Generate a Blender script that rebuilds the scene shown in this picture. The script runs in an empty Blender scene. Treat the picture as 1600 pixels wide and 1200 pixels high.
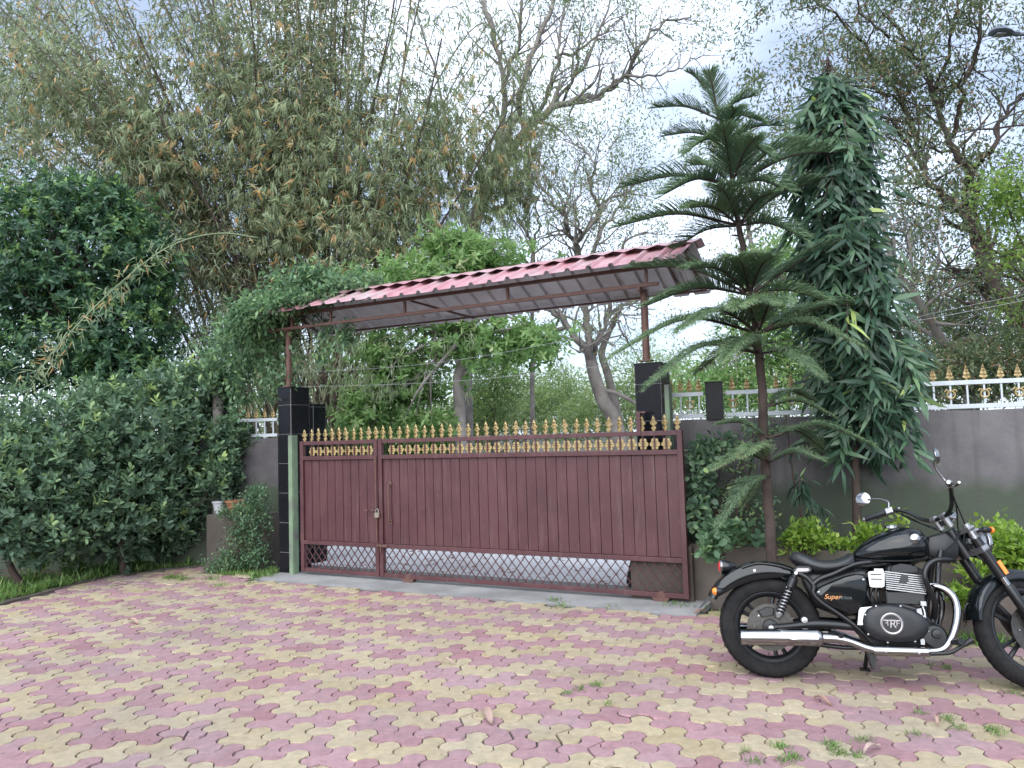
import bpy, math, random
import numpy as np
from mathutils import Vector, Matrix
random.seed(11)
rng = np.random.default_rng(11)
PI = math.pi
sc = bpy.context.scene
COL = sc.collection

# ------------------------------------------------------------------ camera
FPX, PITCH, ROLL, EYE = 1200.0, math.atan(80 / 1200), 0.0305, 1.6
_r = np.array([1.0, 0, 0]); _u = np.array([0, -math.sin(PITCH), math.cos(PITCH)])
CF = np.array([0, math.cos(PITCH), math.sin(PITCH)])
CU = _u * math.cos(ROLL) + _r * math.sin(ROLL)
CR = _r * math.cos(ROLL) - _u * math.sin(ROLL)
CP = np.array([0, 0, EYE])
cd = bpy.data.cameras.new('camera')
cd.sensor_width = 36; cd.lens = 36 * FPX / 1600; cd.clip_start = 0.05; cd.clip_end = 2000
co = bpy.data.objects.new('camera', cd); COL.objects.link(co)
m = Matrix.Identity(4)
for i in range(3):
    m[i][0] = CR[i]; m[i][1] = CU[i]; m[i][2] = -CF[i]; m[i][3] = CP[i]
co.matrix_world = m
sc.camera = co
sc.render.resolution_x, sc.render.resolution_y = 1024, 768

# ------------------------------------------------------------------ sky, sun, exposure
SUN_EL, SUN_AZ = math.radians(42), math.radians(200)      # azimuth: to the right of straight ahead (+Y)
wd = bpy.data.worlds.new('World'); sc.world = wd; wd.use_nodes = True
nt = wd.node_tree; nt.nodes.clear()
N = nt.nodes.new; LK = nt.links.new
out = N('ShaderNodeOutputWorld'); bg = N('ShaderNodeBackground'); bg.inputs['Strength'].default_value = 0.082
sky = N('ShaderNodeTexSky'); sky.sky_type = 'NISHITA'; sky.sun_disc = False
sky.sun_elevation = SUN_EL; sky.sun_rotation = SUN_AZ; sky.air_density = 1.0; sky.dust_density = 1.5; sky.ozone_density = 1.5
tc = N('ShaderNodeTexCoord'); mp = N('ShaderNodeMapping'); mp.inputs['Scale'].default_value = (1.0, 1.0, 2.2)
mp.inputs['Location'].default_value = (2.9, 6.6, 1.1)
nz = N('ShaderNodeTexNoise'); nz.inputs['Scale'].default_value = 2.1; nz.inputs['Detail'].default_value = 3; nz.inputs['Roughness'].default_value = 0.5
rp = N('ShaderNodeValToRGB'); rp.color_ramp.elements[0].position = 0.40; rp.color_ramp.elements[1].position = 0.64; rp.color_ramp.elements[0].color = (0.24, 0.24, 0.24, 1); rp.color_ramp.elements[1].color = (0.95, 0.95, 0.95, 1)
mx = N('ShaderNodeMix'); mx.data_type = 'RGBA'; mx.inputs[7].default_value = (9.8, 11.0, 13.4, 1)
LK(tc.outputs['Generated'], mp.inputs['Vector']); LK(mp.outputs['Vector'], nz.inputs['Vector'])
LK(nz.outputs['Fac'], rp.inputs['Fac']); LK(rp.outputs['Color'], mx.inputs[0])
LK(sky.outputs['Color'], mx.inputs[6]); LK(mx.outputs[2], bg.inputs['Color']); LK(bg.outputs['Background'], out.inputs['Surface'])
sl = bpy.data.lights.new('sun', 'SUN'); sl.energy = 2.3; sl.angle = math.radians(80); sl.color = (0.95, 0.98, 1.0)
so = bpy.data.objects.new('sun', sl); COL.objects.link(so)
sd = Vector((math.sin(SUN_AZ) * math.cos(SUN_EL), math.cos(SUN_AZ) * math.cos(SUN_EL), math.sin(SUN_EL)))
so.rotation_euler = sd.to_track_quat('Z', 'Y').to_euler(); so.location = (0, 0, 30)
vs = sc.view_settings
sc.display_settings.display_device = 'sRGB'
vs.view_transform = 'Standard'; vs.look = 'None'; vs.exposure = 1.1; vs.gamma = 1.0; vs.use_curve_mapping = False
sc.cycles.max_bounces = 4; sc.cycles.diffuse_bounces = 3; sc.cycles.glossy_bounces = 3; sc.cycles.transmission_bounces = 2; sc.cycles.transparent_max_bounces = 6; sc.cycles.use_adaptive_sampling = True; sc.cycles.adaptive_threshold = 0.02; sc.cycles.caustics_reflective = False; sc.cycles.caustics_refractive = False; sc.cycles.use_denoising = True

# ------------------------------------------------------------------ helpers
def ray(x, y): return CF * FPX + CR * (x - 800) + CU * (600 - y)
def at(x, y, Y):
    d = ray(x, y); return CP + d * (Y / d[1])
def gz(x, y, z=0.0):
    d = ray(x, y); return CP + d * ((z - EYE) / d[2])
def on_plane(x, y, p0, n):
    d = ray(x, y); return CP + d * (((np.asarray(p0) - CP) @ n) / (d @ n))
def proj(P):
    v = np.asarray(P) - CP; w = v @ CF
    return 800 + FPX * (v @ CR) / w, 600 - FPX * (v @ CU) / w, w

def tag(o, label=None, cat=None, group=None, kind=None):
    if label: o['label'] = label
    if cat: o['category'] = cat
    if group: o['group'] = group
    if kind: o['kind'] = kind
    return o
def empty(name, loc=(0, 0, 0), rz=0.0, label=None, cat=None, group=None):
    o = bpy.data.objects.new(name, None); COL.objects.link(o)
    o.location = loc; o.rotation_euler = (0, 0, rz); o.empty_display_size = 0.1
    return tag(o, label, cat, group)
def link(name, me, parent=None):
    o = bpy.data.objects.new(name, me); COL.objects.link(o)
    if parent is not None: o.parent = parent
    return o

class MB:
    def __init__(s): s.v = []; s.f = []
    def add(s, vs, fs):
        k = len(s.v); s.v += [tuple(map(float, p)) for p in vs]; s.f += [tuple(i + k for i in f) for f in fs]; return s
    def box(s, c, d, R=None):
        x, y, z = (q / 2 for q in d)
        P = [Vector((a * x, b * y, e * z)) for a, b, e in ((-1, -1, -1), (1, -1, -1), (1, 1, -1), (-1, 1, -1), (-1, -1, 1), (1, -1, 1), (1, 1, 1), (-1, 1, 1))]
        if R is not None: P = [R @ p for p in P]
        c = Vector(c)
        return s.add([p + c for p in P], [(0, 3, 2, 1), (4, 5, 6, 7), (0, 1, 5, 4), (1, 2, 6, 5), (2, 3, 7, 6), (3, 0, 4, 7)])
    def bar(s, a, b, w, t, up=(0, 0, 1)):
        a = Vector(a); b = Vector(b); d = b - a; L = d.length; x = d / L
        y = Vector(up).cross(x)
        if y.length < 1e-5: y = Vector((0, 1, 0))
        y.normalize(); z = x.cross(y)
        return s.box((a + b) / 2, (L, w, t), Matrix((x, y, z)).transposed())
    def tube(s, pts, r, n=8, cap=True, closed=False, sq=1.0):
        pts = [Vector(p) for p in pts]; m_ = len(pts)
        if not hasattr(r, '__len__'): r = [r] * m_
        T = []
        for i in range(m_):
            a = pts[i - 1] if (i > 0 or closed) else pts[0]
            b = pts[(i + 1) % m_] if (i < m_ - 1 or closed) else pts[-1]
            t = b - a
            if t.length < 1e-9: t = Vector((0, 0, 1))
            T.append(t.normalized())
        u = T[0].orthogonal().normalized(); vs = []
        for i in range(m_):
            u = (u - T[i] * u.dot(T[i]))
            u = u.normalized() if u.length > 1e-6 else T[i].orthogonal().normalized()
            w = T[i].cross(u)
            for k in range(n):
                a = 2 * PI * k / n
                vs.append(pts[i] + (u * math.cos(a) + w * math.sin(a) * sq) * r[i])
        fs = []
        for i in range(m_ if closed else m_ - 1):
            j = (i + 1) % m_
            for k in range(n):
                k2 = (k + 1) % n
                fs.append((i * n + k, i * n + k2, j * n + k2, j * n + k))
        if cap and not closed:
            fs.append(tuple(range(n - 1, -1, -1))); fs.append(tuple((m_ - 1) * n + k for k in range(n)))
        return s.add(vs, fs)
    def lathe(s, prof, n=24, o=(0, 0, 0), ax='z', closed=False):
        vs = []; fs = []; o = Vector(o)
        for r, h in prof:
            for k in range(n):
                a = 2 * PI * k / n; c, d = r * math.cos(a), r * math.sin(a)
                p = {'z': (c, d, h), 'y': (c, h, -d), 'x': (h, c, d)}[ax]
                vs.append(Vector(p) + o)
        m_ = len(prof)
        for i in range(m_ if closed else m_ - 1):
            j = (i + 1) % m_
            for k in range(n):
                k2 = (k + 1) % n; fs.append((i * n + k, i * n + k2, j * n + k2, j * n + k))
        if not closed:
            if prof[0][0] > 1e-6: fs.append(tuple(range(n - 1, -1, -1)))
            if prof[-1][0] > 1e-6: fs.append(tuple((m_ - 1) * n + k for k in range(n)))
        return s.add(vs, fs)
    def loft(s, rings, cap=True, closed=True):
        n = len(rings[0]); vs = [p for r in rings for p in r]; fs = []
        for i in range(len(rings) - 1):
            for k in range(n if closed else n - 1):
                k2 = (k + 1) % n; fs.append((i * n + k, i * n + k2, (i + 1) * n + k2, (i + 1) * n + k))
        if cap and closed:
            fs.append(tuple(range(n - 1, -1, -1))); fs.append(tuple((len(rings) - 1) * n + k for k in range(n)))
        return s.add(vs, fs)
    def prism(s, poly, y0, y1, bev=0.0):
        # outline in x,z pushed along y; bev shrinks the y0 face a little for a rounded rim
        n = len(poly); cx = sum(p[0] for p in poly) / n; cz = sum(p[1] for p in poly) / n
        def rg(y, k): return [(cx + (p[0] - cx) * k, y, cz + (p[1] - cz) * k) for p in poly]
        if bev:
            sg = 1 if y1 > y0 else -1
            R = [rg(y0, 1 - bev * 2.2), rg(y0 + sg * 0.004, 1 - bev), rg(y0 + sg * 0.016, 1), rg(y1, 1)]
        else: R = [rg(y0, 1), rg(y1, 1)]
        return s.loft(R)
    def xf(s, M):
        s.v = [tuple(M @ Vector(p)) for p in s.v]; return s
    def build(s, name, mat, parent=None, smooth=None, bevel=0):
        me = bpy.data.meshes.new(name); me.from_pydata(s.v, [], s.f); me.update()
        if mat: me.materials.append(mat)
        if smooth:
            me.shade_smooth()
            if smooth < 3: me.set_sharp_from_angle(angle=smooth)
        o = link(name, me, parent)
        if bevel:
            b = o.modifiers.new('bevel', 'BEVEL'); b.width = bevel; b.segments = 2; b.limit_method = 'ANGLE'
        return o

def spline(pts, k=6):
    P = [np.asarray(p, float) for p in pts]; out_ = []
    P = [2 * P[0] - P[1]] + P + [2 * P[-1] - P[-2]]
    for i in range(1, len(P) - 2):
        a, b, c, d = P[i - 1:i + 3]
        for t in np.linspace(0, 1, k, endpoint=False):
            out_.append(0.5 * (2 * b + (c - a) * t + (2 * a - 5 * b + 4 * c - d) * t * t + (3 * b - a - 3 * c + d) * t ** 3))
    out_.append(P[-2]); return out_

# ------------------------------------------------------------------ materials
def srgb(r, g, b):
    return tuple(((c / 255) / 12.92 if c / 255 <= 0.04045 else ((c / 255 + 0.055) / 1.055) ** 2.4) for c in (r, g, b)) + (1,)
def new_mat(name):
    mt = bpy.data.materials.new(name); mt.use_nodes = True; t = mt.node_tree
    return mt, t, t.nodes['Principled BSDF'], t.nodes.new, t.links.new
def surf(name, c1, c2=None, scale=6.0, rough=0.7, metal=0.0, bump=0.0, bscale=None, detail=6, lo=0.35, hi=0.65, coat=0, coords='Object', c3=None, s3=1.3, w3=0.6, spec=0.5):
    mt, t, b, n, l = new_mat(name)
    c1 = tuple(c1)[:3] + (1,)
    b.inputs['Roughness'].default_value = rough; b.inputs['Metallic'].default_value = metal
    b.inputs['Specular IOR Level'].default_value = spec
    if coat: b.inputs['Coat Weight'].default_value = coat; b.inputs['Coat Roughness'].default_value = 0.05
    b.inputs['Base Color'].default_value = c1
    tcn = n('ShaderNodeTexCoord')
    if coords == 'World':
        g = n('ShaderNodeNewGeometry'); vec = g.outputs['Position']
    else: vec = tcn.outputs[coords]
    if c2 is not None:
        c2 = tuple(c2)[:3] + (1,)
        z = n('ShaderNodeTexNoise'); z.inputs['Scale'].default_value = scale; z.inputs['Detail'].default_value = detail; z.inputs['Roughness'].default_value = 0.62
        l(vec, z.inputs['Vector'])
        r = n('ShaderNodeValToRGB'); r.color_ramp.elements[0].position = lo; r.color_ramp.elements[1].position = hi
        r.color_ramp.elements[0].color = c1; r.color_ramp.elements[1].color = c2
        l(z.outputs['Fac'], r.inputs['Fac']); cur = r.outputs['Color']
        if c3 is not None:
            z3 = n('ShaderNodeTexNoise'); z3.inputs['Scale'].default_value = s3; z3.inputs['Detail'].default_value = 5
            l(vec, z3.inputs['Vector'])
            r3 = n('ShaderNodeValToRGB'); r3.color_ramp.elements[0].position = 0.48; r3.color_ramp.elements[1].position = 0.68
            r3.color_ramp.elements[1].color = (w3, w3, w3, 1)
            l(z3.outputs['Fac'], r3.inputs['Fac'])
            q = n('ShaderNodeMix'); q.data_type = 'RGBA'; q.inputs[7].default_value = tuple(c3)[:3] + (1,)
            l(r3.outputs['Color'], q.inputs[0]); l(cur, q.inputs[6]); cur = q.outputs[2]
        l(cur, b.inputs['Base Color'])
    if bump:
        z2 = n('ShaderNodeTexNoise'); z2.inputs['Scale'].default_value = bscale or scale * 6; z2.inputs['Detail'].default_value = 6
        l(vec, z2.inputs['Vector'])
        bp = n('ShaderNodeBump'); bp.inputs['Strength'].default_value = bump; bp.inputs['Distance'].default_value = 0.01
        l(z2.outputs['Fac'], bp.inputs['Height']); l(bp.outputs['Normal'], b.inputs['Normal'])
    return mt
def leafmat(name, stops, trans=0.35, rough=0.5, spec=0.35):
    """stops: [(pos, (r,g,b))] read off the per-leaf attribute 'tint'"""
    mt, t, b, n, l = new_mat(name)
    a = n('ShaderNodeAttribute'); a.attribute_name = 'tint'
    r = n('ShaderNodeValToRGB'); e = r.color_ramp.elements
    while len(e) < len(stops): e.new(0.5)
    for i, (p, c) in enumerate(stops): e[i].position = p; e[i].color = tuple(c) + (1,)
    l(a.outputs['Fac'], r.inputs['Fac'])
    l(r.outputs['Color'], b.inputs['Base Color']); b.inputs['Roughness'].default_value = rough; b.inputs['Specular IOR Level'].default_value = spec
    tr = n('ShaderNodeBsdfTranslucent'); hs = n('ShaderNodeHueSaturation'); hs.inputs['Value'].default_value = 1.5; hs.inputs['Saturation'].default_value = 1.1
    l(r.outputs['Color'], hs.inputs['Color']); l(hs.outputs['Color'], tr.inputs['Color'])
    mxs = n('ShaderNodeMixShader'); mxs.inputs[0].default_value = trans
    l(b.outputs['BSDF'], mxs.inputs[1]); l(tr.outputs['BSDF'], mxs.inputs[2])
    l(mxs.outputs[0], t.nodes['Material Output'].inputs['Surface'])
    return mt

# ------------------------------------------------------------------ foliage
def unit(a): return a / np.maximum(np.linalg.norm(a, axis=-1, keepdims=True), 1e-9)
def rdir(n): return unit(rng.normal(size=(n, 3)))
TPL = {   # (along, side, lift) of each leaf vertex, and faces
    'diamond': ([(0, 0, 0), (0.42, -0.5, 0.1), (1, 0, -0.12), (0.42, 0.5, 0.1)], [(0, 1, 2, 3)]),
    'blade': ([(0, 0, 0), (0.35, -0.5, 0.02), (1, 0, -0.2), (0.35, 0.5, 0.02)], [(0, 1, 2, 3)]),
    'oval': ([(0, 0, 0), (0.28, -0.42, 0.06), (0.7, -0.44, 0.03), (1, 0, -0.12), (0.7, 0.44, 0.03), (0.28, 0.42, 0.06), (0.5, 0, -0.05)],
             [(0, 1, 6), (1, 2, 6), (2, 3, 6), (3, 4, 6), (4, 5, 6), (5, 0, 6)]),
    'lance': ([(0, 0, 0), (0.3, -0.5, 0.05), (0.66, -0.36, -0.06), (1, 0, -0.3), (0.66, 0.36, -0.06), (0.3, 0.5, 0.05)],
              [(0, 1, 5), (1, 2, 4, 5), (2, 3, 4)]),
    'strand': ([(0, -0.5, 0), (0, 0.5, 0), (0.33, -0.5, 0.035), (0.33, 0.5, 0.035), (0.68, -0.42, 0.0), (0.68, 0.42, 0.0), (1, 0, -0.16)], [(0, 2, 3, 1), (2, 4, 5, 3), (4, 6, 5)]),
    'hang': ([(0, -0.5, 0), (0, 0.5, 0), (0.30, -0.5, 0.05), (0.30, 0.5, 0.05), (0.58, -0.42, -0.12), (0.58, 0.42, -0.12), (0.78, 0, -0.62)], [(0, 2, 3, 1), (2, 4, 5, 3), (4, 6, 5)]),
    'needle': ([(0, -0.5, 0), (0, 0.5, 0), (1, 0, 0)], [(0, 1, 2)]),
}
def leaves(name, P, D, L, W, tint, mat, parent=None, shape='diamond', Nrm=None, origin=None, kind=None):
    n = len(P); D = unit(np.asarray(D)); P = np.asarray(P, float)
    if origin is None and parent is not None: origin = np.array(parent.location)
    if Nrm is None: Nrm = rng.normal(size=(n, 3)) * 0.5 + np.array([0, 0, 1.0])
    S = np.cross(D, Nrm); S = unit(S); U = np.cross(S, D)
    L = np.broadcast_to(np.asarray(L, float), (n,)); W = np.broadcast_to(np.asarray(W, float), (n,))
    tv, tf = TPL[shape]; k = len(tv)
    V = np.empty((n, k, 3))
    for i, (a, b, c) in enumerate(tv):
        V[:, i] = P + D * (a * L)[:, None] + S * (b * W)[:, None] + U * (c * L * 0.6)[:, None]
    if origin is not None: V = V - origin
    me = bpy.data.meshes.new(name)
    li = np.concatenate([np.array(f) for f in tf]); sz = np.array([len(f) for f in tf]); nf = len(tf)
    me.vertices.add(n * k); me.vertices.foreach_set('co', V.ravel())
    loops = (li[None, :] + (np.arange(n) * k)[:, None]).ravel()
    me.loops.add(len(loops)); me.loops.foreach_set('vertex_index', loops.astype(np.int32))
    tot = np.tile(sz, n); st = np.concatenate([[0], np.cumsum(tot)[:-1]])
    me.polygons.add(n * nf); me.polygons.foreach_set('loop_start', st.astype(np.int32)); me.polygons.foreach_set('loop_total', tot.astype(np.int32))
    me.update(calc_edges=True)
    at_ = me.attributes.new('tint', 'FLOAT', 'FACE'); at_.data.foreach_set('value', np.repeat(np.clip(tint, 0, 1), nf).astype(np.float32))
    me.materials.append(mat)
    o = link(name, me, parent)
    if kind: o['kind'] = kind
    return o
def blobs(ell, n, inner=0.55, noise=0.25):
    """points in the outer shell of a union of ellipsoids; ell: [(centre, radii, weight)] -> positions, outward dirs"""
    w = np.array([e[2] for e in ell], float); w /= w.sum()
    idx = rng.choice(len(ell), n, p=w); d = rdir(n)
    r = (inner ** 3 + (1 - inner ** 3) * rng.random(n)) ** (1 / 3) * (1 + noise * rng.normal(size=n) * 0.5)
    C = np.array([e[0] for e in ell])[idx]; R = np.array([e[1] for e in ell])[idx]
    return C + d * R * r[:, None], d
def tufts(P, O, k, size, spread, up=0.3, droop=0.0):
    """k leaves round each point P with outward dir O -> positions, dirs"""
    n = len(P); PP = np.repeat(P, k, 0); OO = np.repeat(O, k, 0)
    D = unit(OO * 0.55 + rdir(n * k) * spread + np.array([0, 0, up - droop]))
    return PP + rng.normal(size=PP.shape) * size, D

def rosettes(P, O, k, polar=1.05, up=0.5, jit=0.25, size=0.012):
    """k leaves radiating round an outward axis at each point -> positions, dirs, leaf normals"""
    n = len(P); A = unit(O * 0.6 + np.array([0, 0, up]) + rng.normal(size=(n, 3)) * 0.3)
    X = unit(np.cross(A, rdir(n))); Y = np.cross(A, X)
    ph = (np.arange(k) * 2.4)[None, :] + rng.uniform(0, 6.28, n)[:, None] + rng.normal(0, .25, (n, k))
    po = polar * (0.45 + 0.75 * np.arange(k) / k)[None, :] + rng.normal(0, .14, (n, k))
    D = A[:, None] * np.cos(po)[..., None] + (X[:, None] * np.cos(ph)[..., None] + Y[:, None] * np.sin(ph)[..., None]) * np.sin(po)[..., None]
    Nn = A[:, None] + rng.normal(size=(n, k, 3)) * jit
    PP = P[:, None] - A[:, None] * (size * np.arange(k))[None, :, None] + rng.normal(size=(n, k, 3)) * size * .4
    return PP.reshape(-1, 3), D.reshape(-1, 3), Nn.reshape(-1, 3)

class Tree:
    """a skeleton of tapering limbs; keeps the twig ends for the leaves"""
    def __init__(s): s.mb = MB(); s.tips = []
    def limb(s, pts, r0, r1, n=7, k=5, wob=0.0):
        p = spline(pts, k) if len(pts) > 2 else [np.asarray(q, float) for q in pts]
        if wob: p = [p[0]] + [q + rng.normal(size=3) * wob for q in p[1:]]
        m_ = len(p); r = [r0 + (r1 - r0) * (i / (m_ - 1)) ** 0.8 for i in range(m_)]
        s.mb.tube(p, r, n); return p, r
    def grow(s, p, d, L, r, lev, up=0.15, split=3, ang=0.6, ratio=0.68, wig=0.16, seg=4, flat=1.0):
        p = np.asarray(p, float); d = unit(np.asarray(d, float)); pts = [p]; rr = [r]; dirs = [d]
        for i in range(seg):
            d = unit(d + rng.normal(size=3) * wig + np.array([0, 0, up * 0.3]))
            p = p + d * L / seg; pts.append(p); rr.append(r * (1 - 0.55 * (i + 1) / seg)); dirs.append(d)
        s.mb.tube(pts, rr, 5 if r > 0.02 else (4 if r > 0.01 else 3), cap=False)
        if lev <= 0:
            for q, e in zip(pts[1:], dirs[1:]): s.tips.append((q, e))
            return
        for j in range(split):
            i = seg if j == 0 else random.randint(max(1, seg - 3), seg)
            e = unit(dirs[i] + unit(rng.normal(size=3) * np.array([1, 1, flat])) * ang)
            s.grow(pts[i], e, L * ratio * random.uniform(0.75, 1.2), rr[i] * 0.72, lev - 1, up, split, ang, ratio, wig, seg, flat)
    def tip_arrays(s):
        return np.array([t[0] for t in s.tips]), np.array([t[1] for t in s.tips])
    def build(s, name, mat, parent, origin=None):
        o = np.array(parent.location) if origin is None else origin
        s.mb.v = [tuple(np.array(v) - o) for v in s.mb.v]
        return s.mb.build(name, mat, parent, smooth=4)
# ================================================================== materials of the setting
M = {}
M['soil'] = surf('soil', (0.04, 0.031, 0.023), (0.075, 0.06, 0.042), 1.5, 0.95, bump=0.6, bscale=25, coords='World', c3=(0.045, 0.06, 0.025), s3=0.8)
M['joint'] = surf('joint_sand', (0.0651, 0.0553, 0.0520), (0.1108, 0.0976, 0.0911), 4, 0.95, bump=0.5, bscale=80, coords='World', c3=(0.0326, 0.0390, 0.0196), s3=1.1)
M['concrete'] = surf('concrete', (0.1722, 0.1656, 0.1656), (0.2517, 0.2451, 0.2451), 2.5, 0.9, bump=0.35, bscale=40, coords='World', c3=(0.1126, 0.1126, 0.1060), s3=1.2)
M['drive'] = surf('pale_concrete', (0.5625, 0.5513, 0.5850), (0.7200, 0.7087, 0.7425), 1.2, 0.85, bump=0.2, bscale=30, coords='World', c3=(0.4500, 0.4275, 0.4275), s3=0.7)
M['maroon'] = surf('maroon_paint', (0.0555, 0.0178, 0.0207), (0.0740, 0.0252, 0.0281), 3.0, 0.48, bump=0.08, bscale=40, c3=(0.1, 0.0407, 0.0414), s3=2.2, w3=0.45, coords='World')
def _streaks(mt, col, w):
    t = mt.node_tree; n = t.nodes.new; l = t.links.new; b = t.nodes['Principled BSDF']; src = b.inputs['Base Color'].links[0].from_socket
    g = n('ShaderNodeNewGeometry'); mp_ = n('ShaderNodeMapping'); mp_.inputs['Scale'].default_value = (9, 9, 0.8); l(g.outputs['Position'], mp_.inputs['Vector'])
    z = n('ShaderNodeTexNoise'); z.inputs['Scale'].default_value = 2.0; z.inputs['Detail'].default_value = 7; z.inputs['Roughness'].default_value = 0.7; l(mp_.outputs['Vector'], z.inputs['Vector'])
    r = n('ShaderNodeValToRGB'); r.color_ramp.elements[0].position = 0.52; r.color_ramp.elements[1].position = 0.78; r.color_ramp.elements[1].color = (w, w, w, 1); l(z.outputs['Fac'], r.inputs['Fac'])
    q = n('ShaderNodeMix'); q.data_type = 'RGBA'; q.inputs[7].default_value = col; l(r.outputs['Color'], q.inputs[0]); l(src, q.inputs[6])
    # specks of bare primer and rust
    v = n('ShaderNodeTexNoise'); v.inputs['Scale'].default_value = 38; v.inputs['Detail'].default_value = 3; l(g.outputs['Position'], v.inputs['Vector'])
    r2 = n('ShaderNodeValToRGB'); r2.color_ramp.elements[0].position = 0.70; r2.color_ramp.elements[1].position = 0.74; r2.color_ramp.elements[1].color = (w, w, w, 1); l(v.outputs['Fac'], r2.inputs['Fac'])
    q2 = n('ShaderNodeMix'); q2.data_type = 'RGBA'; q2.inputs[7].default_value = (0.16, 0.09, 0.07, 1); l(r2.outputs['Color'], q2.inputs[0]); l(q.outputs[2], q2.inputs[6]); l(q2.outputs[2], b.inputs['Base Color'])
_streaks(M['maroon'], (0.125, 0.070, 0.068, 1), 0.8)
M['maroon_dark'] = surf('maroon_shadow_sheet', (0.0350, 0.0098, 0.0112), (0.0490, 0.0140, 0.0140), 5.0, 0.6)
M['gold'] = surf('gold_paint', (0.3360, 0.2352, 0.0924), (0.4200, 0.3192, 0.1512), 30, 0.45, metal=0.1, coords='World')
M['silver'] = surf('silver_paint', (0.4066, 0.4379, 0.4692), (0.4692, 0.5005, 0.5318), 8, 0.4, metal=0.2)
M['granite'] = surf('black_granite', (0.0056, 0.0056, 0.0077), (0.0126, 0.0126, 0.0168), 60, 0.2, spec=0.16)
M['grout'] = surf('grout', (0.20, 0.20, 0.20), (0.30, 0.30, 0.29), 20, 0.9)
M['rustbrown'] = surf('brown_steel', (0.0900, 0.0413, 0.0315), (0.1275, 0.0638, 0.0488), 6, 0.65, bump=0.1, coords='World')
M['plaster'] = None
M['galv'] = surf('grey_sheet_underside', (0.5147, 0.4975, 0.5318), (0.6519, 0.6348, 0.6690), 2.5, 0.5, metal=0.1, coords='World', c3=(0.3432, 0.2916, 0.2573), s3=1.5, w3=0.5)
M['brass'] = surf('brass', (0.55, 0.48, 0.38), None, rough=0.3, metal=0.9)
M['steelgrey'] = surf('worn_steel', (0.24, 0.23, 0.23), (0.34, 0.32, 0.31), 10, 0.45, metal=0.6)

def plaster_mat():
    mt, t, b, n, l = new_mat('grey_plaster')
    b.inputs['Roughness'].default_value = 0.93
    g = n('ShaderNodeNewGeometry')
    z = n('ShaderNodeTexNoise'); z.inputs['Scale'].default_value = 1.3; z.inputs['Detail'].default_value = 7; z.inputs['Roughness'].default_value = 0.6
    l(g.outputs['Position'], z.inputs['Vector'])
    r = n('ShaderNodeValToRGB'); e = r.color_ramp.elements
    e[0].position = 0.33; e[0].color = (0.062, 0.056, 0.060, 1); e[1].position = 0.66; e[1].color = (0.145, 0.135, 0.137, 1)
    l(z.outputs['Fac'], r.inputs['Fac'])
    # moss that has grown up from the planting bed: ragged upper edge, patchy
    s = n('ShaderNodeSeparateXYZ'); l(g.outputs['Position'], s.inputs['Vector'])
    z2 = n('ShaderNodeTexNoise'); z2.inputs['Scale'].default_value = 3.0; z2.inputs['Detail'].default_value = 6
    l(g.outputs['Position'], z2.inputs['Vector'])
    a = n('ShaderNodeMath'); a.operation = 'MULTIPLY_ADD'; a.inputs[1].default_value = 0.35; l(z2.outputs['Fac'], a.inputs[0]); l(s.outputs['Z'], a.inputs[2])
    mr = n('ShaderNodeMapRange'); mr.inputs['From Min'].default_value = 1.16; mr.inputs['From Max'].default_value = 1.30; mr.inputs['To Min'].default_value = 0.85; mr.inputs['To Max'].default_value = 0.0
    l(a.outputs[0], mr.inputs['Value'])
    q = n('ShaderNodeMix'); q.data_type = 'RGBA'; q.inputs[7].default_value = (0.040, 0.056, 0.032, 1)
    l(mr.outputs['Result'], q.inputs[0]); l(r.outputs['Color'], q.inputs[6])
    # rain streaks: vertical stains of their own shape
    mp_ = n('ShaderNodeMapping'); mp_.inputs['Scale'].default_value = (5, 5, 0.5); l(g.outputs['Position'], mp_.inputs['Vector'])
    z3 = n('ShaderNodeTexNoise'); z3.inputs['Scale'].default_value = 1.6; z3.inputs['Detail'].default_value = 5; l(mp_.outputs['Vector'], z3.inputs['Vector'])
    r3 = n('ShaderNodeValToRGB'); r3.color_ramp.elements[0].position = 0.5; r3.color_ramp.elements[1].position = 0.75; r3.color_ramp.elements[1].color = (0.55, 0.55, 0.55, 1)
    l(z3.outputs['Fac'], r3.inputs['Fac'])
    q2 = n('ShaderNodeMix'); q2.data_type = 'RGBA'; q2.inputs[7].default_value = (0.05, 0.047, 0.048, 1)
    l(r3.outputs['Color'], q2.inputs[0]); l(q.outputs[2], q2.inputs[6]); l(q2.outputs[2], b.inputs['Base Color'])
    z4 = n('ShaderNodeTexNoise'); z4.inputs['Scale'].default_value = 30; z4.inputs['Detail'].default_value = 6; l(g.outputs['Position'], z4.inputs['Vector'])
    bp = n('ShaderNodeBump'); bp.inputs['Strength'].default_value = 0.4; bp.inputs['Distance'].default_value = 0.01
    l(z4.outputs['Fac'], bp.inputs['Height']); l(bp.outputs['Normal'], b.inputs['Normal'])
    return mt
M['plaster'] = plaster_mat()
M['planter'] = surf('planter_plaster', (0.0612, 0.0485, 0.0408), (0.1020, 0.0841, 0.0714), 1.8, 0.93, bump=0.4, bscale=35, coords='World', c3=(0.0357, 0.0382, 0.0255), s3=1.6)

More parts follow.
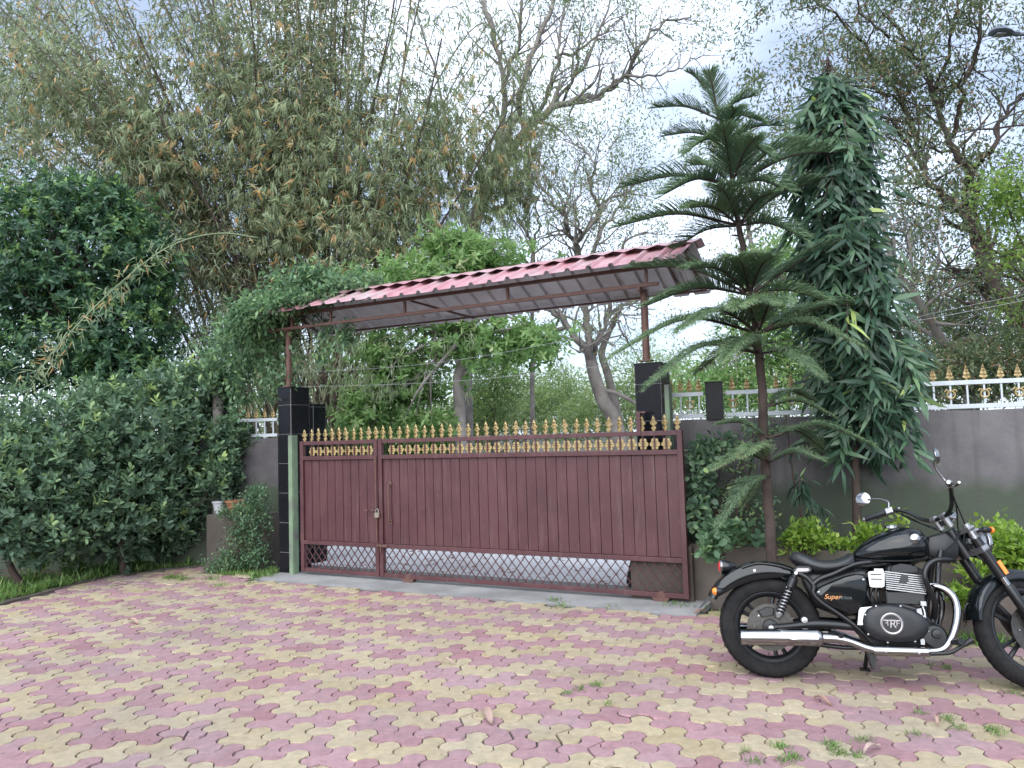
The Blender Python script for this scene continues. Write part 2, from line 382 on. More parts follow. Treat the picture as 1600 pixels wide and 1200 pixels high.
def paver_mat(name, ca, cb, cs):
    mt, t, b, n, l = new_mat(name)
    b.inputs['Roughness'].default_value = 0.82; b.inputs['Specular IOR Level'].default_value = 0.4
    g = n('ShaderNodeNewGeometry'); a = n('ShaderNodeAttribute'); a.attribute_name = 'tint'
    r = n('ShaderNodeValToRGB'); e = r.color_ramp.elements
    e[0].color = ca + (1,); e[1].color = cb + (1,)
    l(a.outputs['Fac'], r.inputs['Fac'])
    z = n('ShaderNodeTexNoise'); z.inputs['Scale'].default_value = 0.9; z.inputs['Detail'].default_value = 8; z.inputs['Roughness'].default_value = 0.65
    l(g.outputs['Position'], z.inputs['Vector'])
    rr = n('ShaderNodeValToRGB'); rr.color_ramp.elements[0].position = 0.42; rr.color_ramp.elements[1].position = 0.72; rr.color_ramp.elements[1].color = (0.75, 0.75, 0.75, 1)
    l(z.outputs['Fac'], rr.inputs['Fac'])
    q = n('ShaderNodeMix'); q.data_type = 'RGBA'; q.inputs[7].default_value = cs + (1,)
    l(rr.outputs['Color'], q.inputs[0]); l(r.outputs['Color'], q.inputs[6])
    z2 = n('ShaderNodeTexNoise'); z2.inputs['Scale'].default_value = 16; z2.inputs['Detail'].default_value = 8; z2.inputs['Roughness'].default_value = 0.7
    l(g.outputs['Position'], z2.inputs['Vector'])
    mr = n('ShaderNodeMapRange'); mr.inputs['From Min'].default_value = 0.3; mr.inputs['From Max'].default_value = 0.7; mr.inputs['To Min'].default_value = 0.76; mr.inputs['To Max'].default_value = 1.14
    l(z2.outputs['Fac'], mr.inputs['Value'])
    vm = n('ShaderNodeVectorMath'); vm.operation = 'SCALE'; l(q.outputs[2], vm.inputs[0]); l(mr.outputs['Result'], vm.inputs['Scale'])
    # patchy rubbed-off colour: worn to bare cement in blotches
    z3 = n('ShaderNodeTexNoise'); z3.inputs['Scale'].default_value = 4.2; z3.inputs['Detail'].default_value = 7; z3.inputs['Roughness'].default_value = 0.7
    l(g.outputs['Position'], z3.inputs['Vector'])
    r3 = n('ShaderNodeValToRGB'); r3.color_ramp.elements[0].position = 0.55; r3.color_ramp.elements[1].position = 0.72; r3.color_ramp.elements[1].color = (0.30, 0.30, 0.30, 1)
    l(z3.outputs['Fac'], r3.inputs['Fac'])
    q3 = n('ShaderNodeMix'); q3.data_type = 'RGBA'; q3.inputs[7].default_value = (0.26, 0.23, 0.225, 1)
    l(r3.outputs['Color'], q3.inputs[0]); l(vm.outputs['Vector'], q3.inputs[6])
    z5 = n('ShaderNodeTexNoise'); z5.inputs['Scale'].default_value = 0.55; z5.inputs['Detail'].default_value = 9; z5.inputs['Roughness'].default_value = 0.72; l(g.outputs['Position'], z5.inputs['Vector'])
    r5 = n('ShaderNodeValToRGB'); r5.color_ramp.elements[0].position = 0.46; r5.color_ramp.elements[1].position = 0.68; r5.color_ramp.elements[1].color = (0.36, 0.36, 0.36, 1); l(z5.outputs['Fac'], r5.inputs['Fac'])
    q5 = n('ShaderNodeMix'); q5.data_type = 'RGBA'; q5.inputs[7].default_value = (0.13, 0.115, 0.11, 1); l(r5.outputs['Color'], q5.inputs[0]); l(q3.outputs[2], q5.inputs[6]); l(q5.outputs[2], b.inputs['Base Color'])
    z4 = n('ShaderNodeTexNoise'); z4.inputs['Scale'].default_value = 90; z4.inputs['Detail'].default_value = 6; l(g.outputs['Position'], z4.inputs['Vector'])
    bp = n('ShaderNodeBump'); bp.inputs['Strength'].default_value = 0.35; bp.inputs['Distance'].default_value = 0.004
    l(z4.outputs['Fac'], bp.inputs['Height']); l(bp.outputs['Normal'], b.inputs['Normal'])
    return mt
M['pav_red'] = paver_mat('red_paver', (0.275, 0.138, 0.150), (0.345, 0.212, 0.225), (0.29, 0.21, 0.218))
M['pav_yel'] = paver_mat('yellow_paver', (0.335, 0.268, 0.158), (0.395, 0.328, 0.215), (0.34, 0.29, 0.225))

# ================================================================== gate frame of reference
GA = gz(473, 892, 0.05); GB = gz(1078, 936, 0.05)
GU = GB - GA; GL = float(np.linalg.norm(GU[:2])); GU = np.array([GU[0], GU[1], 0]) / GL
GW = np.array([-GU[1], GU[0], 0]); GRZ = math.atan2(GU[1], GU[0]); GO = np.array([GA[0], GA[1], 0])
def G(u, w, z=0.0): return GO + GU * u + GW * w + np.array([0, 0, z])
def uw(p): q = np.asarray(p) - GO; return float(q @ GU), float(q @ GW)

# ================================================================== ground
mb = MB(); S = 400
mb.add([(-S, -60, -0.05), (S, -60, -0.05), (S, S, -0.05), (-S, S, -0.05)], [(0, 1, 2, 3)])
tag(mb.build('ground', M['soil']), 'brown soil ground around and beyond the paving', kind='structure')

APR = 0.42    # apron depth in front of the gate
PLF = [G(4.62, -0.32), G(6.6, -0.26)]                     # foot of the low planter wall beside the gate
pB0 = G(6.6, -0.26)
STEP = [np.array([3.02, 6.20, 0]), np.array([3.02, 5.72, 0]), np.array([7.5, 4.55, 0])]
kerb_pts = [(-5.75, -1.0), (-5.68, 4.0), (-5.58, 6.6), (-5.40, 8.13), (-5.25, 8.9), (-5.07, 9.5), (-4.6, 10.0), (-4.02, 10.33)]
pave_poly = [p for p in kerb_pts] + [tuple(G(-1.35, 0.12)[:2]), tuple(G(-0.36, -APR)[:2]), tuple(G(4.62, -APR)[:2]), tuple(G(4.62, -0.32)[:2]),
             (3.02, 6.25), (3.02, 5.72), (7.5, 4.55), (9, 4.2), (9, -1)]
def inside(x, y, poly):
    c = False; j = len(poly) - 1
    for i in range(len(poly)):
        (xi, yi), (xj, yj) = poly[i][:2], poly[j][:2]
        if (yi > y) != (yj > y) and x < (xj - xi) * (y - yi) / (yj - yi) + xi: c = not c
        j = i
    return c
mb = MB(); mb.add([(x, y, -0.014) for x, y in pave_poly], [tuple(range(len(pave_poly)))])
paving = tag(mb.build('paving', M['joint']), 'red and yellow interlocking paver forecourt', kind='structure')

# pavers: a hexagonal lattice whose sides bulge in and out by turns
PP, ROT = 0.232, math.radians(11)
def outline(cx, cy, shrink=0.976, ns=4):
    R = PP / math.sqrt(3); pts = []
    for k in range(6):
        a0 = ROT + math.radians(60 * k - 30); a1 = a0 + math.radians(60); am = (a0 + a1) / 2
        p0 = np.array([math.cos(a0), math.sin(a0)]) * R; p1 = np.array([math.cos(a1), math.sin(a1)]) * R
        sg = 1 if k in (1, 3, 5) else -1
        nn = np.array([math.cos(am), math.sin(am)])
        for t in range(ns):
            f = t / ns; pts.append(p0 + (p1 - p0) * f + nn * sg * 0.052 * (4 * f * (1 - f)) ** 0.75)
    c = np.array([cx, cy]); return [c + p * shrink for p in pts]
def paver_geo(pts, z, tx, ty, c):
    n = len(pts); pts = np.array(pts); ce = pts.mean(0)
    def zz(p): return z + tx * (p[0] - c[0]) + ty * (p[1] - c[1])
    top = [(p[0], p[1], zz(p)) for p in (ce + (pts - ce) * 0.965)]
    low = [(p[0], p[1], zz(p) - 0.012) for p in pts]
    return top + low, [tuple(range(n))] + [(n + i, n + (i + 1) % n, (i + 1) % n, i) for i in range(n)]
cand = []
e1 = np.array([math.cos(ROT), math.sin(ROT)]) * PP; e2 = np.array([math.cos(ROT + PI / 3), math.sin(ROT + PI / 3)]) * PP
org = np.array([-0.05, 4.17])
for r_ in range(-34, 50):
    for q_ in range(-75, 75):
        c = org + e1 * q_ + e2 * r_
        if not (-6.2 < c[0] < 8 and 1.2 < c[1] < 11) or not inside(c[0], c[1], pave_poly): continue
        X_, Y_, W_ = proj((c[0], c[1], 0))
        if W_ < 0.5 or not (-260 < X_ < 1860 and Y_ < 1560): continue
        vis = -20 < X_ < 1620 and Y_ < 1215
        red = (r_ % 2 == 1) != (q_ % 4 == 0)
        cand.append((W_ if vis else W_ + 100, c, red, q_, r_))
cand.sort(key=lambda t: t[0])
far = {True: ([], [], []), False: ([], [], [])}
npav = 0
def mesh_tint(name, vs, fs, tint, mat, parent):
    me = bpy.data.meshes.new(name); me.from_pydata(vs, [], fs); me.update(); me.materials.append(mat)
    a = me.attributes.new('tint', 'FLOAT', 'FACE'); a.data.foreach_set('value', np.asarray(tint, np.float32)); return link(name, me, parent)
cracked = {(0, 0), (1, 0), (2, -1), (-2, 2), (8, 1), (-9, 3), (14, 3), (-15, 5), (5, 6), (-4, 7), (11, -2), (-12, -1), (-20, 6), (7, 9), (3, -3)}
for i, (d_, c, red, q_, r_) in enumerate(cand):
    z = 0.0 + random.gauss(0, 0.0022) - 0.004 * max(0, math.sin(c[0] * 1.7 + 1) * math.sin(c[1] * 1.3)) ** 3; tx = random.gauss(0, 0.012); ty = random.gauss(0, 0.012)
    tv = min(1, max(0, random.gauss(0.5, 0.28))); o = outline(*c)
    pieces = [o]
    if (q_, r_) in cracked:
        n = len(o); k = random.choice((0, 4)); cm = np.array(c) + np.array([random.uniform(-.01, .01), random.uniform(-.01, .01)])
        cut = [k, k + 8, k + 16]; pieces = []
        for a, b in zip(cut, cut[1:] + [k + 24]):
            seg = [np.array(o[j % n]) for j in range(a, b + 1)] + [cm]; g = np.mean(seg, 0)
            pieces.append([g + (p - g) * 0.93 for p in seg])
    for pc in pieces:
        vs_, fs_ = paver_geo(pc, z + random.gauss(0, 0.001) * (len(pieces) > 1), tx, ty, c)
        if npav < 296 and d_ < 100:
            mesh_tint('paver', vs_, fs_, [tv] * len(fs_), M['pav_red' if red else 'pav_yel'], paving); npav += 1
        else:
            V_, F_, T_ = far[red]; k = len(V_); V_ += vs_; F_ += [tuple(j + k for j in f) for f in fs_]; T_ += [tv] * len(fs_)
for red, nm in ((True, 'red_pavers'), (False, 'yellow_pavers')):
    V_, F_, T_ = far[red]
    tag(mesh_tint(nm, V_, F_, T_, M['pav_red' if red else 'pav_yel'], paving), kind='stuff')

# kerb along the planting on the left
mb = MB(); K = spline([(x, y, 0) for x, y in kerb_pts], 5); rings = []
for i, p in enumerate(K):
    t = np.asarray(K[min(i + 1, len(K) - 1)]) - np.asarray(K[max(i - 1, 0)]); nn = unit(np.array([-t[1], t[0], 0.0]))
    p = np.asarray(p); h = 0.014 + 0.006 * math.sin(i * 1.7)
    rings.append([p - nn * 0.012 + (0, 0, -0.04), p - nn * 0.004 + (0, 0, h - 0.008), p + nn * 0.008 + (0, 0, h), p + nn * 0.055 + (0, 0, h), p + nn * 0.07 + (0, 0, -0.04)])
mb.loft(rings)
tag(mb.build('kerb', M['planter'], smooth=0.6), 'low worn kerb curving along the shrub bed', kind='structure')

# concrete apron in front of the gate and the pale drive behind it
mb = MB(); rings = []
for u in np.linspace(-0.36, 4.86, 24):
    e = -APR + 0.015 * math.sin(u * 5.1) + 0.008 * math.sin(u * 13)
    rings.append([G(u, e, -0.04), G(u, e, 0.006), G(u, e + 0.012, 0.012), G(u, 0.55, 0.016), G(u, 0.55, -0.04)])
mb.loft(rings)
tag(mb.build('gate_apron', M['concrete'], smooth=0.6), 'grey concrete sill strip under the gate', kind='structure')
mb = MB(); q = [G(-1.3, 0.56, 0.004), G(4.45, 0.56, 0.004), G(4.9, 6, 0.004), G(6.5, 14, 0.004), G(-3.5, 14, 0.004), G(-1.6, 6, 0.004)]
mb.add(q, [tuple(range(6))])
tag(mb.build('driveway', M['drive']), 'pale concrete driveway behind the gate', kind='structure')

# ================================================================== gate
def flat_ornament(outline_, thick, ridge, mat, name):
    """a cast flat ornament with a raised spine; outline in (x,z), symmetric in x"""
    n = len(outline_); c = MB(); cx = sum(p[0] for p in outline_) / n; cz = sum(p[1] for p in outline_) / n
    fr = [(p[0], -thick / 2, p[1]) for p in outline_]; bk = [(p[0], thick / 2, p[1]) for p in outline_]
    zs = [p[1] for p in outline_]; lo, hi = min(zs), max(zs)
    sp = [(0, -thick / 2 - ridge, lo + (hi - lo) * t) for t in (0.15, 0.4, 0.62, 0.8)]
    vs_ = fr + bk + sp; fs_ = [(i, (i + 1) % n, n + (i + 1) % n, n + i)[::-1] for i in range(n)] + [tuple(range(2 * n - 1, n - 1, -1))]
    for i in range(n):
        j = (i + 1) % n; zm = (outline_[i][1] + outline_[j][1]) / 2
        k = min(range(4), key=lambda q: abs(sp[q][2] - zm)); fs_.append((i, j, 2 * n + k))
    me = bpy.data.meshes.new(name); me.from_pydata(vs_, [], fs_); me.update(); me.materials.append(mat); return me
def sym(h): return [(x, z) for x, z in h] + [(-x, z) for x, z in reversed(h) if abs(x) > 1e-6]
FLEUR = sym([(0.010, 0.0), (0.012, 0.012), (0.022, 0.022), (0.022, 0.034), (0.013, 0.044), (0.012, 0.054), (0.024, 0.056), (0.034, 0.066), (0.031, 0.078), (0.020, 0.079), (0.016, 0.088), (0.018, 0.098), (0.012, 0.112), (0.0, 0.135)])
ROSE = sym([(0.012, -0.052), (0.026, -0.050), (0.032, -0.036), (0.028, -0.022), (0.042, -0.020), (0.050, -0.006), (0.048, 0.010), (0.036, 0.020), (0.030, 0.024), (0.034, 0.036), (0.028, 0.050), (0.014, 0.054)])
SPEAR = sym([(0.010, 0.0), (0.012, 0.015), (0.030, 0.022), (0.034, 0.034), (0.022, 0.044), (0.026, 0.060), (0.016, 0.085), (0.009, 0.11), (0.0, 0.145)])
fleur_me = flat_ornament(FLEUR, 0.012, 0.008, M['gold'], 'finial'); rose_me = flat_ornament(ROSE, 0.010, 0.006, M['gold'], 'rosette'); spear_me = flat_ornament(SPEAR, 0.012, 0.010, M['gold'], 'finial')
def put(name, me, loc, parent, rz=0, sc_=1.0, tilt=0.0):
    o = link(name, me, parent); o.location = loc; o.rotation_euler = (0, tilt, rz); o.scale = (sc_, sc_, sc_); return o
def box_mesh(name, dims, mat, bevel=0.0):
    b = MB()
    x, y, z = (q / 2 for q in dims)
    if bevel:
        k = bevel
        R = [[(sx * (x - (k if e else 0)), sy * (y - (k if e else 0)), zz) for sx, sy in ((-1, -1), (1, -1), (1, 1), (-1, 1))] for e, zz in ((1, -z), (0, -z + k), (0, z - k), (1, z))]
        b.loft(R)
    else: b.box((0, 0, 0), dims)
    me = bpy.data.meshes.new(name); me.from_pydata(b.v, [], b.f); me.update(); me.materials.append(mat); return me
Z0, Z1, Z2, Z3 = 0.05, 0.375, 1.375, 1.555      # underside of bottom rail, lower rail, middle rail, top rail
def gate_leaf(root, u0, u1, n_sl, n_fin, lat, fin0, fin1):
    w = 0.05
    def rail(nm, z, h, a=u0, b=u1, y=0.0, d=0.045):
        return MB().box(((a + b) / 2, y, z + h / 2), (b - a, d, h)).build(nm, M['maroon'], root, bevel=0.003)
    rail('bottom_rail', Z0, 0.045, u0 + w, u1 - w); rail('lower_rail', Z1, 0.045, u0 + w, u1 - w, -0.004, 0.05)
    rail('middle_rail', Z2, 0.045, u0 + w, u1 - w, -0.004, 0.05); rail('top_rail', Z3, 0.045, u0 + w, u1 - w)
    for a in (u0, u1 - w):
        MB().box((a + w / 2, -0.002, (Z0 + Z3 + 0.048) / 2), (w, 0.054, Z3 + 0.048 - Z0)).build('stile', M['maroon'], root, bevel=0.003)
    a, b = u0 + w, u1 - w
    # sheet slats in front of a backing sheet, a dark seam between each two
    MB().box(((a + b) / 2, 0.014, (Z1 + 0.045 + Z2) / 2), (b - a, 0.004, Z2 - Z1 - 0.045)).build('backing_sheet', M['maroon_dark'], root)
    ps = (b - a) / n_sl
    sm = box_mesh('slat', (ps - 0.007, 0.012, Z2 - Z1 - 0.047), M['maroon'], 0.003)
    for i in range(n_sl):
        o = put('slat', sm, (a + ps * (i + 0.5), 0.004 + random.gauss(0, 0.0012), (Z1 + 0.045 + Z2) / 2), root); o.rotation_euler = (0, 0, random.gauss(0, 0.012))
    # diamond lattice
    z0, z1 = Z0 + 0.045, Z1; dz = z1 - z0; k = dz / 1.22
    for sg in (1, -1):
        x = a - k + 0.03
        while x < b:
            p, q = (x, z0), (x + k, z1)
            t0 = max(0, (a - p[0]) / k); t1 = min(1, (b - p[0]) / k)
            if t1 - t0 > 0.04:
                za, zb = (z0, z1) if sg > 0 else (z1, z0)
                A_ = (p[0] + k * t0, 0.004 * sg, za + (zb - za) * t0); B_ = (p[0] + k * t1, 0.004 * sg, za + (zb - za) * t1)
                MB().bar(A_, B_, 0.006, 0.012, (0, 1, 0)).xf(Matrix.Identity(4)).build('lattice_bar', M['maroon'], root)
            x += lat
    # uprights with rosettes between the two top rails, fleurs on the top rail
    bm_ = box_mesh('upright', (0.014, 0.014, Z3 - Z2 - 0.045), M['maroon'])
    us = np.linspace(fin0, fin1, n_fin)
    for i, u in enumerate(us):
        put('finial', fleur_me, (u, 0, Z3 + 0.043), root, random.gauss(0, 0.18), random.uniform(0.94, 1.04), random.gauss(0, 0.05)).scale[2] *= 1.14
        if a + 0.03 < u < b - 0.03:
            put('upright', bm_, (u, 0, (Z3 + Z2 + 0.045) / 2), root)
            put('rosette', rose_me, (u, 0.014, (Z3 + Z2 + 0.045) / 2 - 0.012), root, random.gauss(0, 0.05))

gl = empty('wicket_gate', GO, GRZ, 'narrow maroon gate leaf left of the padlock, with nine slats and gold spikes', 'gate')
gate_leaf(gl, 0.0, 1.165, 9, 11, 0.098, 0.06, 1.14)
gr = empty('sliding_gate', GO, GRZ, 'wide maroon sliding gate leaf on small wheels, gold spikes along its top', 'gate')
gate_leaf(gr, 1.178, GL, 30, 31, 0.098, 1.235, GL - 0.045)
# latch side of the narrow leaf
b = MB(); b.tube([(1.148, -0.036, 0.46), (1.148, -0.036, 1.42)], 0.010, 8); b.build('lock_rod', M['rustbrown'], gl, smooth=0.6)
b = MB(); b.bar((1.02, -0.034, 0.795), (1.16, -0.034, 0.795), 0.014, 0.012); b.tube([(1.05, -0.04, 0.795), (1.05, -0.075, 0.80), (1.01, -0.08, 0.80)], 0.007, 6); b.build('slide_bolt', M['rustbrown'], gl)
for z in (0.98, 0.45):
    MB().tube([(0.0 - 0.012, 0.0, z - 0.05), (0.0 - 0.012, 0.0, z + 0.05)], 0.014, 8).build('hinge', M['maroon'], gl, smooth=0.6)
# fittings of the wide leaf
b = MB(); b.tube([(1.335, -0.012, 1.085), (1.335, -0.05, 1.08), (1.335, -0.055, 1.05), (1.335, -0.055, 0.71), (1.335, -0.05, 0.68), (1.335, -0.012, 0.675)], 0.0085, 8)
b.box((1.335, -0.011, 1.095), (0.03, 0.006, 0.05)); b.box((1.335, -0.011, 0.668), (0.03, 0.006, 0.05)); b.build('pull_handle', M['rustbrown'], gr, smooth=0.6)
b = MB(); b.bar((1.15, -0.04, 0.405), (1.30, -0.04, 0.40), 0.012, 0.02); b.tube([(1.2, -0.04, 0.32), (1.2, -0.04, 0.43)], 0.009, 6); b.build('drop_bolt', M['rustbrown'], gr)
for u in (1.56, 4.43):
    br = MB(); br.prism([(u - 0.085, Z0 + 0.002), (u + 0.085, Z0 + 0.002), (u + 0.045, -0.005), (u + 0.02, -0.02), (u - 0.045, -0.01)], -0.034, -0.028); br.prism([(u - 0.085, Z0 + 0.002), (u + 0.085, Z0 + 0.002), (u + 0.045, -0.005), (u + 0.02, -0.02), (u - 0.045, -0.01)], 0.028, 0.034)
    wh = br.build('wheel_bracket', M['rustbrown'], gr)
    MB().lathe([(0.012, -0.024), (0.040, -0.024), (0.046, -0.018), (0.036, 0), (0.046, 0.018), (0.040, 0.024), (0.012, 0.024)], 18, (u, 0, 0.058), 'y').xf(Matrix.Identity(4))  .build('wheel', M['rustbrown'], wh, smooth=0.7)
b = MB(); b.box((GL - 0.415, 0.0, Z3 + 0.112), (0.042, 0.06, 0.22)); b.box((GL - 0.395, 0.012, Z3 + 0.225), (0.10, 0.05, 0.02)); b.build('guide_post', M['maroon'], gr, bevel=0.003)
# padlock
pk = empty('padlock', G(1.172, -0.052, 0.775), GRZ, 'small brass padlock hanging where the two gate leaves meet', 'padlock')
b = MB(); b.prism([(-0.026, -0.06), (0.026, -0.06), (0.032, -0.045), (0.032, -0.012), (0.026, 0), (-0.026, 0), (-0.032, -0.012), (-0.032, -0.045)], -0.012, 0.012, 0.04); b.build('lock_body', M['brass'], pk, smooth=0.5)
b = MB(); b.tube([(-0.018, 0, -0.002), (-0.018, 0, 0.025), (-0.01, 0, 0.038), (0.01, 0, 0.038), (0.018, 0, 0.025), (0.018, 0, -0.002)], 0.0055, 8); b.build('shackle', M['steelgrey'], pk, smooth=0.8)

# ================================================================== pillars faced with granite tiles
def pillar(name, u0, w0, du, dw, h, label, tile=0.36, cap=True):
    root = empty(name, G(u0 + du / 2, w0 + dw / 2, 0), GRZ, label, 'pillar')
    MB().box((0, 0, h / 2 - 0.02), (du - 0.004, dw - 0.004, h - 0.0)).build('core', M['grout'], root)
    z = -0.03; i = 0
    while z < h - 0.02:
        hh = min(tile * (1.0 if i else 0.8), h - z)
        for s_ in (-1, 1):
            MB().box((0, s_ * (dw / 2 + 0.001), z + hh / 2), (du - 0.010, 0.010, hh - 0.007)).build('tile', M['granite'], root, bevel=0.0012)
            MB().box((s_ * (du / 2 + 0.001), 0, z + hh / 2), (0.010, dw - 0.024, hh - 0.007)).build('tile', M['granite'], root, bevel=0.0012)
        z += hh; i += 1
    if cap: MB().box((0, 0, h - 0.012), (du + 0.016, dw + 0.016, 0.014)).build('cap_tile', M['granite'], root, bevel=0.0012)
    return root
pillar('gate_pillar', -0.37, 0.0, 0.205, 0.33, 2.28, 'tall black granite pillar at the left end of the gate, under the canopy post')
pillar('rear_pillar', -0.66, 0.72, 0.20, 0.24, 2.10, 'short black granite pillar just behind the left gate pillar')
_p = uw(on_plane(994, 640, G(0, 0.14), GW))
pillar('gate_pillar', _p[0], 0.14, 0.26, 0.30, 2.27, 'tall black granite pillar at the right end of the gate, half hidden by the pine')
PRU = _p[0]
# peeling green guide posts against the pillars
M['greenpaint'] = surf('peeling_green_paint', (0.12, 0.18, 0.11), (0.17, 0.23, 0.145), 8, 0.8, coords='World', c3=(0.10, 0.10, 0.095), s3=4, w3=1.0, bump=0.3)
b = MB(); b.box((0, 0, 0.84), (0.062, 0.045, 1.68)); b.box((0.034, 0.03, 0.84), (0.006, 0.08, 1.68))
o = b.build('guide_post', M['greenpaint'], bevel=0.002); o.location = G(-0.118, -0.045, 0.0); o.rotation_euler[2] = GRZ
tag(o, 'peeling pale green steel post between left pillar and gate', 'post')
b = MB(); b.box((0, 0, 1.02), (0.045, 0.05, 2.04)); b.box((0.02, 0.04, 1.02), (0.006, 0.07, 2.04))
o = b.build('guide_post', M['greenpaint'], bevel=0.002); o.location = G(PRU + 0.31, 0.17, 0.0); o.rotation_euler[2] = GRZ
tag(o, 'pale green steel post between right pillar and wall', 'post')

# ================================================================== boundary walls
def wall(name, p0, p1, h, th, mat, label, cat='wall', cap=0.0):
    p0 = np.asarray(p0, float); p1 = np.asarray(p1, float); L = np.linalg.norm(p1 - p0); a = math.atan2(*(p1 - p0)[[1, 0]])
    root = empty(name, (p0[0], p0[1], 0), a, label, cat)
    n = max(2, int(L / 0.25)); rings = []
    for i in range(n + 1):
        x = L * i / n; e = random.gauss(0, 0.003)
        rings.append([(x, 0, -0.05), (x, 0.002 + e, h - 0.02), (x, 0.012, h + e), (x, th - 0.012, h + e), (x, th, h - 0.02), (x, th, -0.05)])
    MB().loft(rings).build('wall_body', mat, root, smooth=0.5)
    return root, L
WR0 = at(1036, 640, 7.86)[:2]; WR1 = at(1600, 640, 6.95)[:2]; WR2 = WR0 + (WR1 - WR0) * 1.9
wallR, LR = wall('boundary_wall', WR0, WR2, 1.70, 0.16, M['plaster'], 'stained grey plaster wall right of the gate, mossy below')
wallL, LL = wall('boundary_wall', (-9.5, 11.2), (-3.12, 10.18), 1.66, 0.16, M['plaster'], 'grey plaster wall left of the gate behind the shrubs')

def railing(p0, p1, z0, z1, n, label, finial_z=0.14, rings_=True, skip=()):
    p0 = np.asarray(p0, float)[:2]; p1 = np.asarray(p1, float)[:2]; L = float(np.linalg.norm(p1 - p0)); a = math.atan2(*(p1 - p0)[[1, 0]])
    root = empty('wall_railing', (p0[0], p0[1], z0), a, label, 'railing'); H_ = z1 - z0
    for z in (0.024, H_ - 0.024):
        MB().box((L / 2, 0, z), (L, 0.03, 0.042)).build('rail', M['silver'], root, bevel=0.003)
    bm_ = box_mesh('baluster', (0.016, 0.016, H_ - 0.09), M['silver'])
    rg = MB(); rg.tube([(0.034 * math.cos(t), 0, 0.034 * math.sin(t)) for t in np.linspace(0, 2 * PI, 15)[:-1]], 0.0075, 5, closed=True)
    rg.tube([(0.052 * s_, 0, zz) for s_, zz in ((-1, 0.03), (-0.75, 0.05), (-0.3, 0.04))], 0.007, 4); rg.tube([(0.052 * s_, 0, zz) for s_, zz in ((1, 0.03), (0.75, 0.05), (0.3, 0.04))], 0.007, 4)
    rme = bpy.data.meshes.new('ring_ornament'); rme.from_pydata(rg.v, [], rg.f); rme.materials.append(M['gold'])
    for i in range(n):
        x = L * (i + 0.5) / n
        put('baluster', bm_, (x, 0, H_ / 2), root)
        put('finial', spear_me, (x, 0, H_ - 0.003), root, random.gauss(0, 0.1), random.uniform(0.95, 1.05))
        if rings_ and i % 2 == 0: put('ring_ornament', rme, (x, -0.016, H_ * 0.5), root)
wd_ = (WR1 - WR0) / np.linalg.norm(WR1 - WR0); wn_ = np.array([-wd_[1], wd_[0]])
def WRp(s_): return WR0 + wd_ * s_ + wn_ * 0.07
def s_at(px):      # distance along the right wall seen at picture column px
    p = on_plane(px, 640, (WR0[0], WR0[1], 0), np.array([wn_[0], wn_[1], 0])); return float((p[:2] - WR0) @ wd_)
sa, sb, sc_, sd_ = s_at(1042), s_at(1103), s_at(1131), s_at(1600) + 1.6
railing(WRp(sa), WRp(sb - 0.02), 1.715, 1.985, 4, 'short silver railing with gold spikes between the two black pillars')
railing(WRp(sc_ + 0.02), WRp(sd_), 1.715, 1.985, int((sd_ - sc_) / 0.136), 'long silver railing with gold spikes and rings on the right wall')
pw = empty('wall_pillar', (*WRp((sb + sc_) / 2), 1.70), math.atan2(wd_[1], wd_[0]), 'small black granite post standing on the right wall', 'pillar')
MB().box((0, 0, 0.18), (sc_ - sb - 0.03, 0.16, 0.36)).build('core', M['grout'], pw)
MB().box((0, -0.085, 0.18), (sc_ - sb - 0.004, 0.012, 0.372)).build('tile', M['granite'], pw, bevel=0.001); MB().box(((sc_ - sb) / 2 - 0.008, 0.006, 0.18), (0.012, 0.166, 0.372)).build('tile', M['granite'], pw, bevel=0.001)
MB().box((0, 0, 0.372), (sc_ - sb + 0.006, 0.19, 0.012)).build('cap_tile', M['granite'], pw, bevel=0.001)
wl0, wl1 = np.array([-9.5, 11.2]), np.array([-3.12, 10.18]); wld = (wl1 - wl0) / np.linalg.norm(wl1 - wl0)
railing(wl1 - wld * 0.62 + (0, 0.06), wl1 - wld * 0.02 + (0, 0.06), 1.675, 1.93, 5, 'short silver railing with gold spikes left of the left gate pillar', rings_=False)
pw = empty('wall_pillar', (*(wl1 - wld * 0.75 + (0, 0.07)), 1.66), math.atan2(wld[1], wld[0]), 'small black granite post on the left wall among leaves', 'pillar')
MB().box((0, 0, 0.18), (0.20, 0.16, 0.36)).build('core', M['grout'], pw)
MB().box((0, -0.085, 0.18), (0.22, 0.012, 0.372)).build('tile', M['granite'], pw, bevel=0.001); MB().box((0.106, 0.006, 0.18), (0.012, 0.166, 0.372)).build('tile', M['granite'], pw, bevel=0.001)
MB().box((0, 0, 0.372), (0.232, 0.19, 0.012)).build('cap_tile', M['granite'], pw, bevel=0.001)

# low planter walls on the right, soil in the bed
_a = G(4.30, -0.0 + 0.42); PF0 = np.array(gz(1073, 945)[:2]) + GW[:2] * 0.16; PF1 = np.array([3.06, 6.42])
wall('planter_wall', PF0, PF1, 0.53, 0.10, M['planter'], 'low brown plastered planter wall running from the gate behind the motorcycle')
wall('planter_wall', (3.04, 5.78), (8.0, 4.46), 0.36, 0.10, M['planter'], 'lower planter wall at the right edge behind the front wheel')
wall('planter_wall', G(GL - 0.58, 0.055)[:2], G(GL + 0.02, 0.055)[:2], 0.52, 0.07, M['planter'], 'planter end wall seen through the right end of the gate lattice')
wall('planter_wall', (3.0, 5.80), (3.10, 6.40), 0.36, 0.08, M['planter'], 'short planter return wall joining the two planter heights')
mb = MB(); bed = [PF0 + (0.02, 0.05), PF1 + (0.0, 0.05), (3.1, 5.85), (8, 4.55), (9, 6), WR2 + wn_ * 0.0, WR0]
